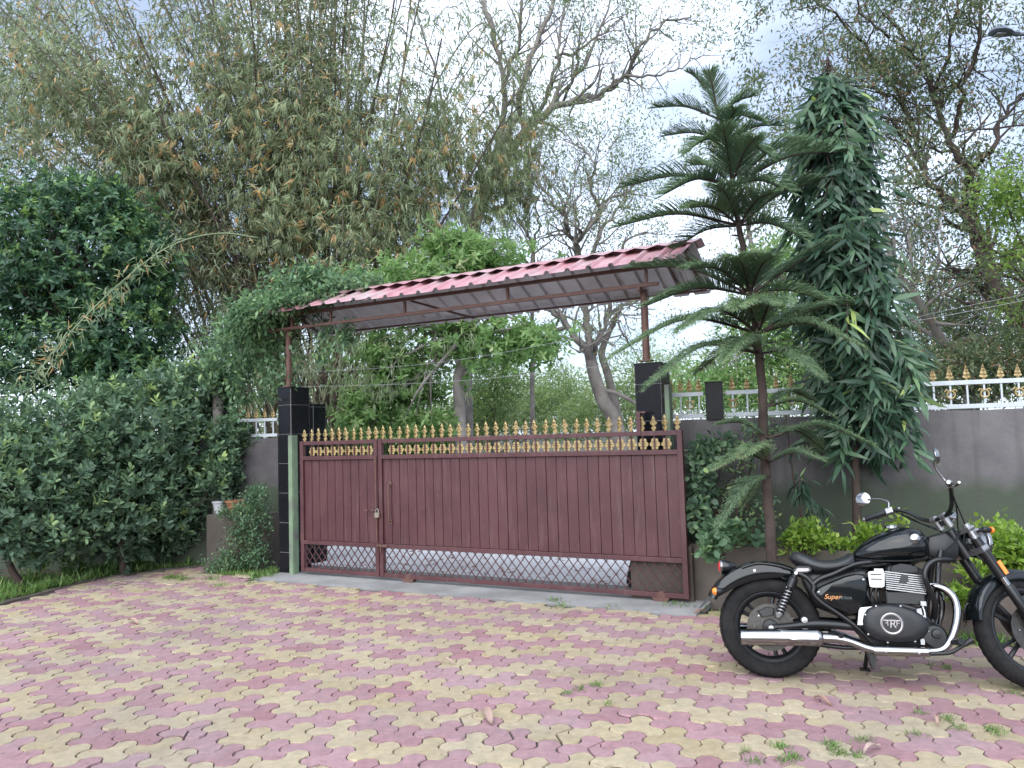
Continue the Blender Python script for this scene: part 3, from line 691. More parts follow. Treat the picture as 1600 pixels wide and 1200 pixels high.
mb.add([(p[0], p[1], 0.42 if i not in (2, 3) else 0.30) for i, p in enumerate(bed)], [tuple(range(len(bed)))])
tag(mb.build('planting_bed', M['soil']), 'dark soil in the planter along the right wall', kind='structure')
# ================================================================== canopy over the gate
M['roofred'] = surf('red_roof_paint', (0.40, 0.175, 0.20), (0.50, 0.30, 0.325), 2.6, 0.36, coords='World', c3=(0.44, 0.36, 0.36), s3=2.2, w3=0.85, bump=0.05)
cn = empty('gate_canopy', G(0, 0, 2.28), GRZ, 'red ribbed sheet metal canopy on brown steel truss above the gate', 'canopy')
def cz(u, w, z): return (u, w, z - 2.28)
UL, UR = -0.62, GL + 0.13
WF, WR_, WB = -0.24, 0.26, 1.02; ZF, ZR, ZB = 3.175, 3.40, 3.035
rib = 0.222
def profile(u):       # height of the ribbed sheet across its width
    t = ((u - UL) / rib) % 1.0
    for a, b, h0, h1 in ((0, .30, 0, 0), (.30, .38, 0, 1), (.38, .52, 1, 1), (.52, .60, 1, 0), (.60, 1.01, 0, 0)):
        if a <= t < b: return 0.030 * (h0 + (h1 - h0) * (t - a) / (b - a))
    return 0
def sheet(nm, u0, u1, wa, za, wb, zb, dz):
    cuts = [u0]; k = math.floor((u0 - UL) / rib)
    while True:
        for t in (.30, .38, .52, .60):
            u = UL + (k + t) * rib
            if u0 + 0.002 < u < u1 - 0.002: cuts.append(u)
        k += 1
        if UL + k * rib > u1: break
    cuts.append(u1)
    j = [random.gauss(0, 0.008), random.gauss(0, 0.008)]
    top, bot = MB(), MB()
    for mbx, off in ((top, 0.0), (bot, -0.0015)):
        vs_ = []
        for f, e in ((0, j[0]), (0.5, 0), (1, j[1])):
            w_ = wa + (wb - wa) * f; z_ = za + (zb - za) * f + dz + (0.006 * math.sin(u0 * 3) if f == 0 else 0)
            for u in cuts: vs_.append(cz(u, w_ + e * (f != 0.5), z_ + profile(u) + off + 0.004 * math.sin(u * 2.3 + f)))
        n = len(cuts); mbx.add(vs_, [(r * n + i, r * n + i + 1, (r + 1) * n + i + 1, (r + 1) * n + i) for r in range(2) for i in range(n - 1)])
    o = top.build(nm, M['roofred'], cn)
    bot.build('sheet_underside', M['galv'], o)
ns = 6; du = (UR - UL) / ns
for i in range(ns):
    sheet('front_sheet', UL + du * i - (0.02 if i else 0), UL + du * (i + 1), WF, ZF, WR_ + 0.01, ZR, 0.005 * (i % 2))
    sheet('rear_sheet', UL + du * i - (0.02 if i else 0), UL + du * (i + 1), WB, ZB, WR_ - 0.01, ZR, 0.005 * (i % 2))
# ridge caps, bent over the ribs
nc = 4; dc = (UR - UL + 0.1) / nc
for i in range(nc):
    rings = []
    for u in np.linspace(UL - 0.03 + dc * i - 0.03, UL - 0.03 + dc * (i + 1), 26):
        s_ = 0.012 * math.sin(u / rib * 2 * PI) + 0.008 * (i % 2); z = ZR + 0.036
        rings.append([cz(u, WR_ - 0.15, z - 0.052 + s_), cz(u, WR_ - 0.02, z + 0.004 + 0.3 * s_), cz(u, WR_ + 0.02, z + 0.004 + 0.3 * s_), cz(u, WR_ + 0.15, z - 0.05 + s_)])
    rings = [[r[0], r[1], r[2], r[3], (r[3][0], r[3][1], r[3][2] - 0.003), (r[1][0], (r[1][1] + r[2][1]) / 2, r[1][2] - 0.004), (r[0][0], r[0][1], r[0][2] - 0.003)] for r in rings]
    MB().loft(rings).build('ridge_cap', M['roofred'], cn, smooth=0.5)
# truss: chords, uprights, rafters, purlins
def member(nm, a, b, t=0.038): MB().bar(cz(*a), cz(*b), t, t).build(nm, M['rustbrown'], cn, bevel=0.002)
ZL, ZU, WT = 3.01, 3.165, 0.04
cu0, cu1 = -0.55, 4.36
member('lower_chord', (cu0, WT, ZL), (4.52, WT, ZL), 0.036)
member('upper_chord', (cu0, WT - 0.02, ZU + 0.012), (UR - 0.06, WT - 0.02, ZU + 0.012), 0.036)
member('rear_purlin', (cu0, 0.93, 3.052), (UR - 0.06, 0.93, 3.052), 0.022)
member('ridge_purlin', (cu0, 0.26, 3.355), (UR - 0.06, 0.26, 3.355), 0.03)
for u in (-0.5, 4.5, UR - 0.1):
    member('rafter', (u, -0.16, ZU + 0.035), (u, 0.24, 3.335), 0.026); member('rafter', (u, 0.28, 3.335), (u, 0.90, 3.068), 0.026)
for u in (-0.16, 0.46, 1.55, 2.88, 4.40):
    member('truss_upright', (u, WT, ZU - 0.008), (u, WT, ZL + 0.018), 0.028)
member('brace', (1.62, WT + .02, ZU - 0.005), (1.95, 0.90, 3.03), 0.022)
for nm_u, zt in ((-0.265, ZL - 0.018), (PRU + 0.11, ZL - 0.018)):
    w_ = 0.05 if nm_u < 0 else 0.16
    MB().tube([cz(nm_u, w_ + 0.03, 2.285), cz(nm_u, w_ + 0.03, zt)], 0.036, 12).build('post', M['rustbrown'], cn, smooth=0.6)
    MB().box(cz(nm_u, w_ + 0.03, 2.29), (0.13, 0.10, 0.012)).build('base_plate', M['rustbrown'], cn)
    member('post_bracket', (nm_u, WT - 0.02, ZL - 0.03), (nm_u, 0.24, ZL - 0.03), 0.03)

# plinth with pots on the left
def plinth_wall():
    r, L = wall('plinth', (-4.0, 10.02), (-3.16, 9.72), 0.70, 0.34, M['planter'], 'low stained concrete plinth with pots, overgrown, left of the left gate pillar', 'plinth')
plinth_wall()
M['whitepot'] = surf('white_pot', (0.46, 0.48, 0.51), (0.50, 0.52, 0.55), 3, 0.6); M['terracotta'] = surf('terracotta', (0.33, 0.13, 0.07), (0.24, 0.10, 0.06), 10, 0.85, bump=0.2)
def pot(p, r, h, mat, label, earth=True):
    root = empty('plant_pot', p, 0.3, label, 'pot')
    MB().lathe([(r * 0.62, 0), (r * 0.78, h * 0.4), (r * 0.92, h * 0.82), (r * 1.06, h * 0.84), (r * 1.06, h), (r * 0.94, h), (r * 0.9, h * 0.86), (0.001, h * 0.86)], 22).build('pot_body', mat, root, smooth=0.6)
    MB().lathe([(r * 0.9, h * 0.865), (0.001, h * 0.90)], 16).build('potting_soil', M['soil'], root)
pot((-3.88, 10.12, 0.70), 0.085, 0.16, M['whitepot'], 'small white ribbed pot on the plinth beside the shrubs')
pot((-3.66, 10.04, 0.70), 0.10, 0.17, M['terracotta'], 'broken terracotta pot on the plinth next to the white pot')
b = MB(); b.lathe([(0.001, 0), (0.03, 0.004), (0.05, 0.04), (0.045, 0.08), (0.022, 0.11), (0.03, 0.14), (0.024, 0.17), (0.001, 0.185)], 16)
o = b.build('terracotta_ornament', M['terracotta'], smooth=0.9); o.location = (-3.54, 10.06, 0.70); tag(o, 'small terracotta bird shaped lump on the plinth', 'ornament')

# wheel of something parked just behind the gate
M['rubber'] = surf('tyre_rubber', (0.008, 0.008, 0.009), (0.017, 0.016, 0.0155), 20, 0.85, bump=0.2, spec=0.25)
pw = uw(gz(985, 917)); wk = empty('spare_wheel', G(pw[0], max(pw[1], 0.30), 0.0), GRZ + 0.35, 'black tyred wheel leaning just behind the right part of the gate lattice', 'wheel')
R_ = 0.27; tilt = Matrix.Rotation(0.30, 4, 'Y') @ Matrix.Rotation(PI / 2, 4, 'Z')
def tore(R, r, n=36, k=10, oz=0.0, sq=1.0):
    mb_ = MB(); mb_.lathe([(R + r * math.cos(2 * PI * i / k), r * sq * math.sin(2 * PI * i / k)) for i in range(k)], n, (0, 0, oz), 'y', closed=True); return mb_
Tm = Matrix.Translation((0, 0, 0.005)) @ tilt @ Matrix.Translation((0, 0, R_ + 0.055))
tore(R_, 0.055).xf(Tm).build('tyre', M['rubber'], wk, smooth=4)
tore(R_ - 0.06, 0.014).xf(Tm).build('rim', M['steelgrey'], wk, smooth=4)
b = MB()
for k in range(14):
    a = k * 2 * PI / 14; b.tube([(0.03 * math.cos(a + .4), 0.02 * (-1) ** k, 0.03 * math.sin(a + .4)), ((R_ - 0.06) * math.cos(a), 0, (R_ - 0.06) * math.sin(a))], 0.004, 5)
b.xf(Tm).build('spokes', M['steelgrey'], wk); MB().lathe([(0.035, -0.05), (0.035, 0.05)], 14, ax='y').xf(Tm).build('hub', M['steelgrey'], wk, smooth=0.6)
# ================================================================== trees and plants beyond the gate
def T3(c, a): return [(p, tuple(q)) for p, q in zip(c, a)]
LM = {}
LM['bamboo'] = leafmat('bamboo_leaf', [(0.0, (0.12, 0.14, 0.085)), (0.40, (0.23, 0.27, 0.16)), (0.62, (0.29, 0.355, 0.215)), (0.82, (0.42, 0.48, 0.31)), (0.87, (0.54, 0.44, 0.28)), (1.0, (0.60, 0.36, 0.15))], 0.50, 0.55)
LM['drybrush'] = leafmat('dry_bamboo_twig', [(0.0, (0.080, 0.061, 0.046)), (1.0, (0.290, 0.225, 0.160))], 0.1, 0.8)
LM['ficus'] = leafmat('dark_glossy_leaf', [(0.0, (0.025, 0.055, 0.038)), (0.5, (0.055, 0.12, 0.065)), (0.8, (0.12, 0.22, 0.085)), (1.0, (0.24, 0.36, 0.10))], 0.25, 0.42)
LM['shrub'] = leafmat('shrub_leaf', [(0.0, (0.045, 0.080, 0.055)), (0.5, (0.105, 0.175, 0.105)), (0.85, (0.19, 0.29, 0.15)), (1.0, (0.30, 0.40, 0.14))], 0.25, 0.45)
LM['mango'] = leafmat('bright_green_leaf', [(0.0, (0.09, 0.16, 0.06)), (0.5, (0.17, 0.285, 0.10)), (0.9, (0.29, 0.41, 0.17)), (1.0, (0.46, 0.46, 0.28))], 0.50, 0.45)
LM['sparse'] = leafmat('small_dull_leaf', [(0.0, (0.09, 0.13, 0.06)), (0.6, (0.18, 0.24, 0.11)), (0.9, (0.28, 0.31, 0.15)), (1.0, (0.36, 0.22, 0.10))], 0.4, 0.6)
LM['rain'] = leafmat('dull_leaf_and_pod', [(0.0, (0.065, 0.095, 0.055)), (0.65, (0.14, 0.185, 0.095)), (0.8, (0.21, 0.23, 0.12)), (1.0, (0.25, 0.14, 0.09))], 0.4, 0.6)
LM['lime'] = leafmat('yellow_green_leaf', [(0.0, (0.10, 0.18, 0.035)), (0.6, (0.22, 0.34, 0.06)), (1.0, (0.38, 0.46, 0.10))], 0.45, 0.45)
LM['limetree'] = leafmat('fresh_green_leaf', [(0.0, (0.10, 0.16, 0.05)), (0.6, (0.20, 0.30, 0.08)), (1.0, (0.34, 0.42, 0.12))], 0.45, 0.5)
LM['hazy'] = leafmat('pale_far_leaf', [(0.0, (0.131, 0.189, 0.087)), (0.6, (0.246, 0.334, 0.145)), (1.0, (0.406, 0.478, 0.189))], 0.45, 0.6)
LM['ashoka'] = leafmat('long_dark_leaf', [(0.0, (0.020, 0.044, 0.030)), (0.5, (0.045, 0.092, 0.055)), (0.9, (0.105, 0.185, 0.095)), (1.0, (0.32, 0.40, 0.12))], 0.2, 0.36)
LM['pine'] = leafmat('pine_needle', [(0.0, (0.055, 0.095, 0.065)), (0.5, (0.115, 0.18, 0.105)), (0.85, (0.19, 0.275, 0.135)), (1.0, (0.30, 0.30, 0.17))], 0.25, 0.5)
LM['vine'] = leafmat('vine_leaf', [(0.0, (0.065, 0.12, 0.07)), (0.6, (0.15, 0.25, 0.135)), (1.0, (0.29, 0.42, 0.18))], 0.35, 0.45)
LM['weed'] = leafmat('weed_leaf', [(0.0, (0.072, 0.145, 0.043)), (0.7, (0.174, 0.290, 0.087)), (1.0, (0.435, 0.464, 0.203))], 0.35, 0.55)
LM['litter'] = leafmat('dead_leaf', [(0.0, (0.20, 0.11, 0.08)), (0.6, (0.34, 0.22, 0.17)), (1.0, (0.46, 0.36, 0.32))], 0.15, 0.7)
BK = {}
BK['grey'] = surf('grey_bark', (0.13, 0.112, 0.102), (0.25, 0.225, 0.21), 3, 0.95, bump=0.6, bscale=25, coords='World')
BK['brown'] = surf('brown_bark', (0.0372, 0.0248, 0.0198), (0.0713, 0.0508, 0.0422), 6, 0.95, bump=0.7, bscale=40, coords='World')
BK['culm'] = surf('bamboo_culm', (0.085, 0.075, 0.045), (0.16, 0.14, 0.09), 2, 0.6, coords='World')
BK['culm_green'] = surf('green_culm', (0.13, 0.17, 0.09), (0.20, 0.23, 0.13), 2, 0.5, coords='World')

def sd_tint(n, mu=0.5, s=0.25): return np.clip(rng.normal(mu, s, n), 0, 1)
def clump_tint(n, k, mu=0.5, s1=0.2, s2=0.12): return np.clip(np.repeat(rng.normal(mu, s1, n), k) + rng.normal(0, s2, n * k), 0, 1)

def leafy(name, label, cat, base, ell, n_tuft, k, L, W, mat, bark, trunk=None, r0=0.12, shape='diamond', spread=0.8, up=0.2, droop=0.0, size=0.05, inner=0.5, mu=0.5, group=None, nrm=None, jit=0.25, limbs=True, noise=0.3, polar=None):
    root = empty(name, (base[0], base[1], 0), 0, label, cat, group)
    t = Tree(); b0 = np.array([base[0], base[1], -0.05])
    if trunk is None:
        c0 = np.array(ell[0][0]); trunk = [b0, b0 * 0.5 + c0 * 0.5 + rng.normal(size=3) * 0.1, c0]
    else: trunk = [b0] + [np.asarray(p) for p in trunk]
    t.limb(trunk, r0, r0 * 0.45, 9)
    if limbs:
        top = np.asarray(trunk[-1]); mid = np.asarray(trunk[len(trunk) // 2])
        for c, r, w in ell:
            c = np.asarray(c)
            for q in range(4):
                e = c + rdir(1)[0] * np.asarray(r) * 0.8; s0 = top if q % 2 else (top + mid) / 2
                t.limb([s0, (s0 + e) / 2 + rng.normal(size=3) * 0.12 * np.linalg.norm(e - s0), e], r0 * 0.34, r0 * 0.06, 5, 4)
    t.build('trunk', bark, root)
    P, O = blobs(ell, n_tuft, inner, noise)
    keep = P[:, 2] > 0.02; P, O = P[keep], O[keep]; n_tuft = len(P)
    if polar: PP_, D, Nr_ = rosettes(P, O, k, polar, up)
    else: PP_, D = tufts(P, O, k, size, spread, up, droop)
    n = len(PP_)
    tn = clump_tint(n_tuft, k, mu)
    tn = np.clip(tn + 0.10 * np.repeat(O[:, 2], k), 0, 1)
    Nn = Nr_ if polar else None if nrm is None else rng.normal(size=(n, 3)) * 0.45 + np.asarray(nrm)
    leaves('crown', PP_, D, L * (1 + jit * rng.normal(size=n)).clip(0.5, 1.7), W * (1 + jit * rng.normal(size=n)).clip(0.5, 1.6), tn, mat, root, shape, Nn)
    return root

# ---- bamboo clump
BY = 15.2
bb = at(500, 700, BY); bb[2] = 0
bam = empty('bamboo_clump', bb, 0, 'huge bamboo clump with yellowing leaves rising behind the left half of the gate', 'bamboo')
t = Tree(); LP, LD, LT = [], [], []; TW = MB(); DP, DD, DT = [], [], []
NC = 78
for i in range(NC):
    tx = rng.uniform(-70, 850) if i > 8 else rng.uniform(300, 620)
    ty = -230 + 0.0011 * (tx - 430) ** 2 + rng.uniform(-120, 160)
    if tx > 640: ty = max(ty, -60 + (tx - 640) * 1.1 + rng.uniform(-60, 60))
    if i % 7 == 0: tx = rng.uniform(-160, 200); ty = rng.uniform(-60, 260)
    yy = BY + rng.normal() * 1.0 + (-2.2 if tx < 200 else 0) * rng.random()
    tip = at(tx, ty, max(11.5, yy)); off = np.array([rng.uniform(-1.3, 1.1), rng.uniform(-0.7, 0.7), 0])
    b0 = bb + off; mid = b0 * 0.55 + tip * 0.45; mid[2] = b0[2] * 0.4 + tip[2] * 0.62
    drp = unit((tip - b0) * np.array([1, 1, 0])) * rng.uniform(0.3, 1.0) + np.array([0, 0, -rng.uniform(0.0, 0.7)])
    pts = spline([b0, b0 + (mid - b0) * 0.5 + np.array([0, 0, 0.5]), mid, tip, tip + drp], 7)
    m_ = len(pts); r0 = rng.uniform(0.020, 0.036)
    t.mb.tube(pts, [r0 * (1 - 0.85 * (j / (m_ - 1)) ** 1.3) for j in range(m_)], 5, cap=False)
    pts = np.array(pts); seg = np.linalg.norm(np.diff(pts, axis=0), axis=1); cum = np.concatenate([[0], np.cumsum(seg)]); tot = cum[-1]
    s_ = tot * rng.uniform(0.28, 0.40)
    while s_ < tot:
        j = min(int(np.searchsorted(cum, s_)) - 1, m_ - 2); f = (s_ - cum[j]) / seg[j]; p = pts[j] + (pts[j + 1] - pts[j]) * f
        fr = s_ / tot; dr = unit(pts[j + 1] - pts[j])
        for q in range(2 if (fr > 0.72 or fr < 0.4) else 3):
            ln = rng.uniform(0.35, 1.0) * (1.15 - 0.55 * fr); d = unit(rng.normal(size=3) * np.array([1, 1, 0.35]) + dr * 0.35)
            e = p + d * ln * np.array([1, 1, 0.7]) + np.array([0, 0, -0.30 * ln * ln])
            h = (p + e) / 2 + np.array([0, 0, 0.10 * ln])
            TW.tube([p, h, e], [0.006, 0.005, 0.003], 3, cap=False)
            nl = int(14 * ln) + 6; ff = rng.uniform(0.25, 1.0, nl)[:, None]
            Q = (1 - ff) ** 2 * p + 2 * ff * (1 - ff) * h + ff ** 2 * e + rng.normal(size=(nl, 3)) * 0.09
            LP.append(Q); LD.append(unit(rng.normal(size=(nl, 3)) * 0.5 + d * 0.45 + np.array([0, 0, -0.75])))
            bt = rng.normal(0.42, 0.16); LT.append(np.where(rng.random(nl) < 0.085, rng.uniform(0.85, 1.0, nl), np.clip(bt + rng.normal(0, 0.14, nl), 0, 0.80)))
        s_ += rng.uniform(0.22, 0.40)
    # bare lower twigs and dry sheaths
    for q in range(26):
        f = rng.uniform(0.04, 0.42); j = min(int(f * (m_ - 1)), m_ - 2); p = pts[j] + (pts[j + 1] - pts[j]) * rng.random()
        d = unit(rng.normal(size=3) * np.array([1, 1, 0.8]) + np.array([0, 0, 0.2])); DP.append(p); DD.append(d)
t.build('culms', BK['culm'], bam)
TW.v = [tuple(np.array(v) - bb) for v in TW.v]; tag(TW.build('twigs', BK['culm'], bam), kind='stuff')
DP = np.array(DP); nd = len(DP)
leaves('dry_twigs', DP, np.array(DD), rng.uniform(0.4, 1.1, nd), 0.016, rng.random(nd), LM['drybrush'], bam, 'blade', kind='stuff')
LP = np.concatenate(LP); LD = np.concatenate(LD); LT = np.concatenate(LT); n = len(LP)
leaves('crown', LP, LD, rng.uniform(0.13, 0.24, n), rng.uniform(0.022, 0.036, n), LT, LM['bamboo'], bam, 'blade')
SPR = [(330, 200, 14.6, 2.0, 1.3, 1.5, 2), (480, 260, 14.6, 1.6, 1.2, 1.6, 2), (600, 290, 14.8, 1.5, 1.2, 1.5, 2.2), (715, 260, 15.2, 1.4, 1.1, 1.3, 2.2), (790, 290, 15.6, 0.8, 0.9, 0.9, 1.1), (560, 390, 14.4, 1.5, 1.0, 0.8, 1.0), (440, 360, 14.4, 1.1, 1.0, 0.8, 0.6), (660, 370, 14.9, 1.3, 1.0, 0.9, 1.4), (160, 190, 14.0, 1.7, 1.3, 0.8, 0.8), (40, 150, 13.6, 1.5, 1.3, 1.0, 0.8), (300, 90, 14.8, 2.2, 1.3, 0.8, 0.35), (500, 130, 15, 2.2, 1.3, 0.8, 0.4), (660, 180, 15.2, 1.5, 1.2, 0.9, 0.7), (250, 250, 14.0, 1.2, 1.0, 0.9, 0.9), (820, 220, 15.6, .6, .7, .7, .5)]
ell = [(at(a, b, Y), np.array([rx, ry, rz]), w) for a, b, Y, rx, ry, rz, w in SPR]
P, O = blobs(ell, 5000, 0.2, 0.5); O2 = rdir(len(P)); P2, D2 = tufts(P, O2, 8, 0.022, 0.42, 0.0, 0.62); n = len(P2)
bt_ = np.repeat(rng.normal(0.50, 0.20, len(P)), 8) + rng.normal(0, .10, n); dry = np.repeat(rng.random(len(P)) < 0.09, 8) | (rng.random(n) < 0.03)
leaves('leaf_sprays', P2, D2, rng.uniform(0.13, 0.24, n), rng.uniform(0.020, 0.034, n), np.where(dry, rng.uniform(.84, 1, n), np.clip(bt_, 0, .82)), LM['bamboo'], bam, 'blade')
for l, Y, r in (([(15, 85), (60, 132), (100, 175), (180, 250), (260, 330), (340, 440), (420, 560)], 13.4, .034), ([(250, 180), (270, 230), (310, 295), (350, 370), (376, 430), (410, 520), (450, 640)], 13.6, .040), ([(388, -40), (396, 60), (402, 150), (425, 300), (450, 450), (480, 640)], 14.2, .028), ([(548, -40), (536, 60), (532, 130), (520, 300), (505, 500), (500, 650)], 14.2, .028), ([(622, -40), (608, 50), (590, 130), (560, 300), (530, 480), (510, 650)], 14.3, .028), ([(690, 60), (660, 200), (610, 350), (560, 500), (520, 650)], 14.2, .030), ([(200, 20), (260, 150), (330, 300), (400, 480), (460, 650)], 13.9, .030), ([(790, 180), (720, 300), (640, 430), (560, 560), (520, 660)], 14.3, .030)):
    q_ = [at(x, y, Y + (BY - Y) * i / 8) for i, (x, y) in enumerate(l)]; g_ = bb + np.array([rng.uniform(-.6, .6), -.3, -.05])
    cb = MB(); pp_ = spline(q_ + [g_], 6); cb.tube([np.asarray(v) - bb for v in pp_], list(np.linspace(r * .55, r, len(pp_))), 7); cb.build('thick_culm', BK['brown'], bam, smooth=4)
# hanging sprays near the pillar top, part of the same clump
P = at(480, 560, 12.6) + rng.normal(size=(240, 3)) * np.array([1.0, 0.5, 0.55]); O = rdir(240)
P2, D2 = tufts(P, O, 9, 0.05, 0.5, -0.2, 0.7)
leaves('low_sprays', P2, D2, rng.uniform(0.12, 0.2, len(P2)), 0.02, sd_tint(len(P2), 0.5, 0.2) * 0.8, LM['bamboo'], bam, 'blade')
# one long culm arching down to the left in front of the round tree
ac = [at(405, 372, 13), at(340, 365, 12.6), at(265, 385, 12.0), at(185, 445, 11.2), at(100, 530, 10.6), at(45, 600, 10.2)]
ar = MB(); ar.tube([np.asarray(p) - bb for p in spline(ac, 6)], list(np.linspace(0.017, 0.005, 31)), 6); ar.build('arching_culm', BK['culm_green'], bam, smooth=4)
ap = np.array(spline(ac, 12))[22:]; ap = np.repeat(ap, 7, 0) + rng.normal(size=(len(ap) * 7, 3)) * 0.09
leaves('arching_culm_leaves', ap, unit(rng.normal(size=ap.shape) * 0.6 + np.array([0, 0, -0.6])), rng.uniform(0.12, 0.22, len(ap)), 0.024, np.where(rng.random(len(ap)) < 0.2, 0.95, 0.6), LM['bamboo'], bam, 'blade')

# ---- round dark tree on the left
FY = 12.6
fb = at(150, 700, FY)
def E(x, y, Y, rx, ry, rz, w=1.0):
    return (at(x, y, Y), np.array([rx, ry, rz]), w)
leafy('dark_tree', 'round dark green glossy leaved tree at the far left', 'tree', fb,
      [E(110, 395, FY, 1.55, 1.3, 1.25, 3), E(10, 420, FY, 1.2, 1.2, 1.2, 2), E(190, 520, FY, 0.95, 1.0, 0.85, 1.6), E(60, 550, FY, 1.5, 1.2, 0.7, 1.6), E(220, 420, FY + .3, 0.6, 0.8, 0.9, .9), E(210, 590, FY, 0.8, 0.9, 0.6, 1), E(130, 320, FY, 0.9, 0.9, 0.5, 0.9)],
      5600, 8, 0.105, 0.047, LM['ficus'], BK['brown'], [at(150, 600, FY), at(120, 450, FY)], 0.13, 'diamond', 0.75, 0.35, 0.0, 0.06, 0.6, 0.50, polar=1.5)
# tree behind it, up to the left edge
leafy('background_tree', 'dull grey green tree behind the dark tree at the top left', 'tree', at(-120, 700, 19), [E(-60, 250, 19, 2.6, 2, 2.3, 2), E(60, 150, 19.5, 2.6, 2, 1.6, 1.2), E(-20, 60, 19.5, 3.0, 2, 1.6, 1)], 1500, 9, 0.17, 0.04, LM['rain'], BK['grey'], None, 0.18, 'diamond', 1.0, 0.0, 0.3, 0.25, 0.2, 0.45)

# ---- big shrubs at the left, in three bushes
SH = [((40, 775), 9.1, [(30, 765, 9.1, 1.0, .7, .80, 2), (-60, 700, 9.1, 1.0, .9, .95, 1.2), (105, 700, 9.5, 0.75, .65, .7, 1.4), (50, 815, 9.15, 0.85, .45, .42, 1.0)], 'broad leafy shrub spilling to the left picture edge behind the kerb'),
      ((195, 760), 9.85, [(190, 770, 9.85, .72, .65, .72, 2), (225, 665, 10.0, .80, .65, .70, 1.6), (180, 810, 9.85, .75, .45, .36, .9), (140, 660, 10.1, .6, .6, .55, .8)], 'broad leafy shrub behind the kerb in the middle of the left bushes'),
      ((290, 760), 10.5, [(272, 765, 10.4, .50, .55, .78, 2), (310, 625, 10.6, .48, .55, .56, 1.4), (362, 690, 10.3, .30, .35, .38, .8), (345, 735, 10.1, .24, .25, .34, .6), (262, 815, 10.3, .5, .45, .36, .9)], 'broad leafy shrub next to the plinth and the left wall')]
for bp_, Y, es, lab in SH:
    ell = [E(*e) for e in es]; bs = at(bp_[0], 880, Y)
    leafy('shrub', lab, 'shrub', bs, ell, 1850, 8, 0.088, 0.038, LM['shrub'], BK['brown'], None, 0.05, 'oval', 0.85, 0.55, 0.0, 0.035, 0.66, 0.50, 'shrubs along the left kerb', jit=0.22, noise=0.38, polar=1.15)
# ringed palm trunk in the shrub
pb = at(342, 880, 10.3); pt = empty('palm', (pb[0], pb[1], 0), 0, 'grey ringed palm trunk rising out of the right shrub', 'palm')
tp = at(345, 598, 10.3); prof = []
hh = tp[2]; nn_ = 26
for i in range(nn_):
    z = hh * i / nn_; r = 0.075 - 0.012 * i / nn_; prof += [(r, z), (r + 0.007, z + hh / nn_ * 0.78), (r, z + hh / nn_ * 0.99)]
MB().lathe(prof, 14).build('trunk', BK['grey'], pt, smooth=0.8)
P = np.array([np.array([pb[0], pb[1], hh])] * 60) + rng.normal(size=(60, 3)) * 0.08; P2, D2 = tufts(P, rdir(60), 8, 0.08, 0.8, 0.4)
leaves('crown', P2, D2, 0.11, 0.05, sd_tint(len(P2)), LM['shrub'], pt, 'oval')

# ---- tall tree with bare forking limbs behind the bamboo
RY = 18.0
rb = at(725, 705, RY); rb[2] = 0
rt = empty('bare_tree', rb, 0, 'tall nearly bare tree whose forked limbs reach over the bamboo at top centre', 'tree')
t = Tree()
def px(l, Y, dz=0.5): return [at(x, y, Y + dz * math.sin(0.01 * x + i)) for i, (x, y) in enumerate(l)]
main = px([(725, 560), (728, 460), (735, 380), (755, 300), (772, 250)], RY); t.limb([rb - [0, 0, .1]] + main, 0.22, 0.14, 10)
LIMBS = [([(765, 275), (785, 190), (788, 120), (772, 60), (760, 0), (750, -60)], 0.0936, 0.0360), ([(788, 130), (808, 70), (815, 0), (805, -60)], 0.0576, 0.0288),
         ([(760, 300), (800, 200), (820, 110), (850, 40), (872, -10), (885, -60)], 0.1008, 0.0360), ([(755, 320), (800, 230), (850, 180), (900, 156), (935, 150), (965, 128), (985, 108), (1000, 70), (1040, 35), (1080, 25)], 0.1224, 0.0216),
         ([(975, 118), (1015, 117), (1050, 112), (1080, 95), (1105, 82)], 0.0360, 0.0108), ([(830, 195), (858, 140), (870, 85), (880, 20), (905, -20)], 0.0648, 0.0216),
         ([(868, 90), (915, 70), (950, 45), (972, 25)], 0.0432, 0.0144), ([(855, 175), (900, 120), (930, 60), (960, -20)], 0.0504, 0.0216), ([(895, 157), (930, 125), (940, 80), (945, 60)], 0.0288, 0.0108),
         ([(740, 360), (700, 260), (690, 150), (660, 40)], 0.0648, 0.0216), ([(880, 160), (900, 100), (905, 60), (915, 0)], 0.0360, 0.0144)]
for l, a, b_ in LIMBS:
    p, r = t.limb(px(l, RY), a, b_, 6, 4, 0.03)
    for j in range(3, len(p), 2):
        for q in range(2):
            t.grow(p[j], unit(p[j] - p[j - 1]) + rdir(1)[0] * 0.9 + [0, 0, 0.25], rng.uniform(0.5, 1.0), r[j] * 0.5 + .003, 2, 0.15, 2, 0.75, 0.7, 0.2, 3)
t.build('trunk', BK['grey'], rt)
Q, D = t.tip_arrays(); sel = rng.random(len(Q)) < 0.9; Q, D = Q[sel], D[sel]
P2, D2 = tufts(Q, D, 4, 0.10, 0.8, -0.1, 0.25)
leaves('crown', P2, D2, rng.uniform(0.07, 0.13, len(P2)), 0.03, sd_tint(len(P2), 0.5, 0.25), LM['sparse'], rt, 'diamond')
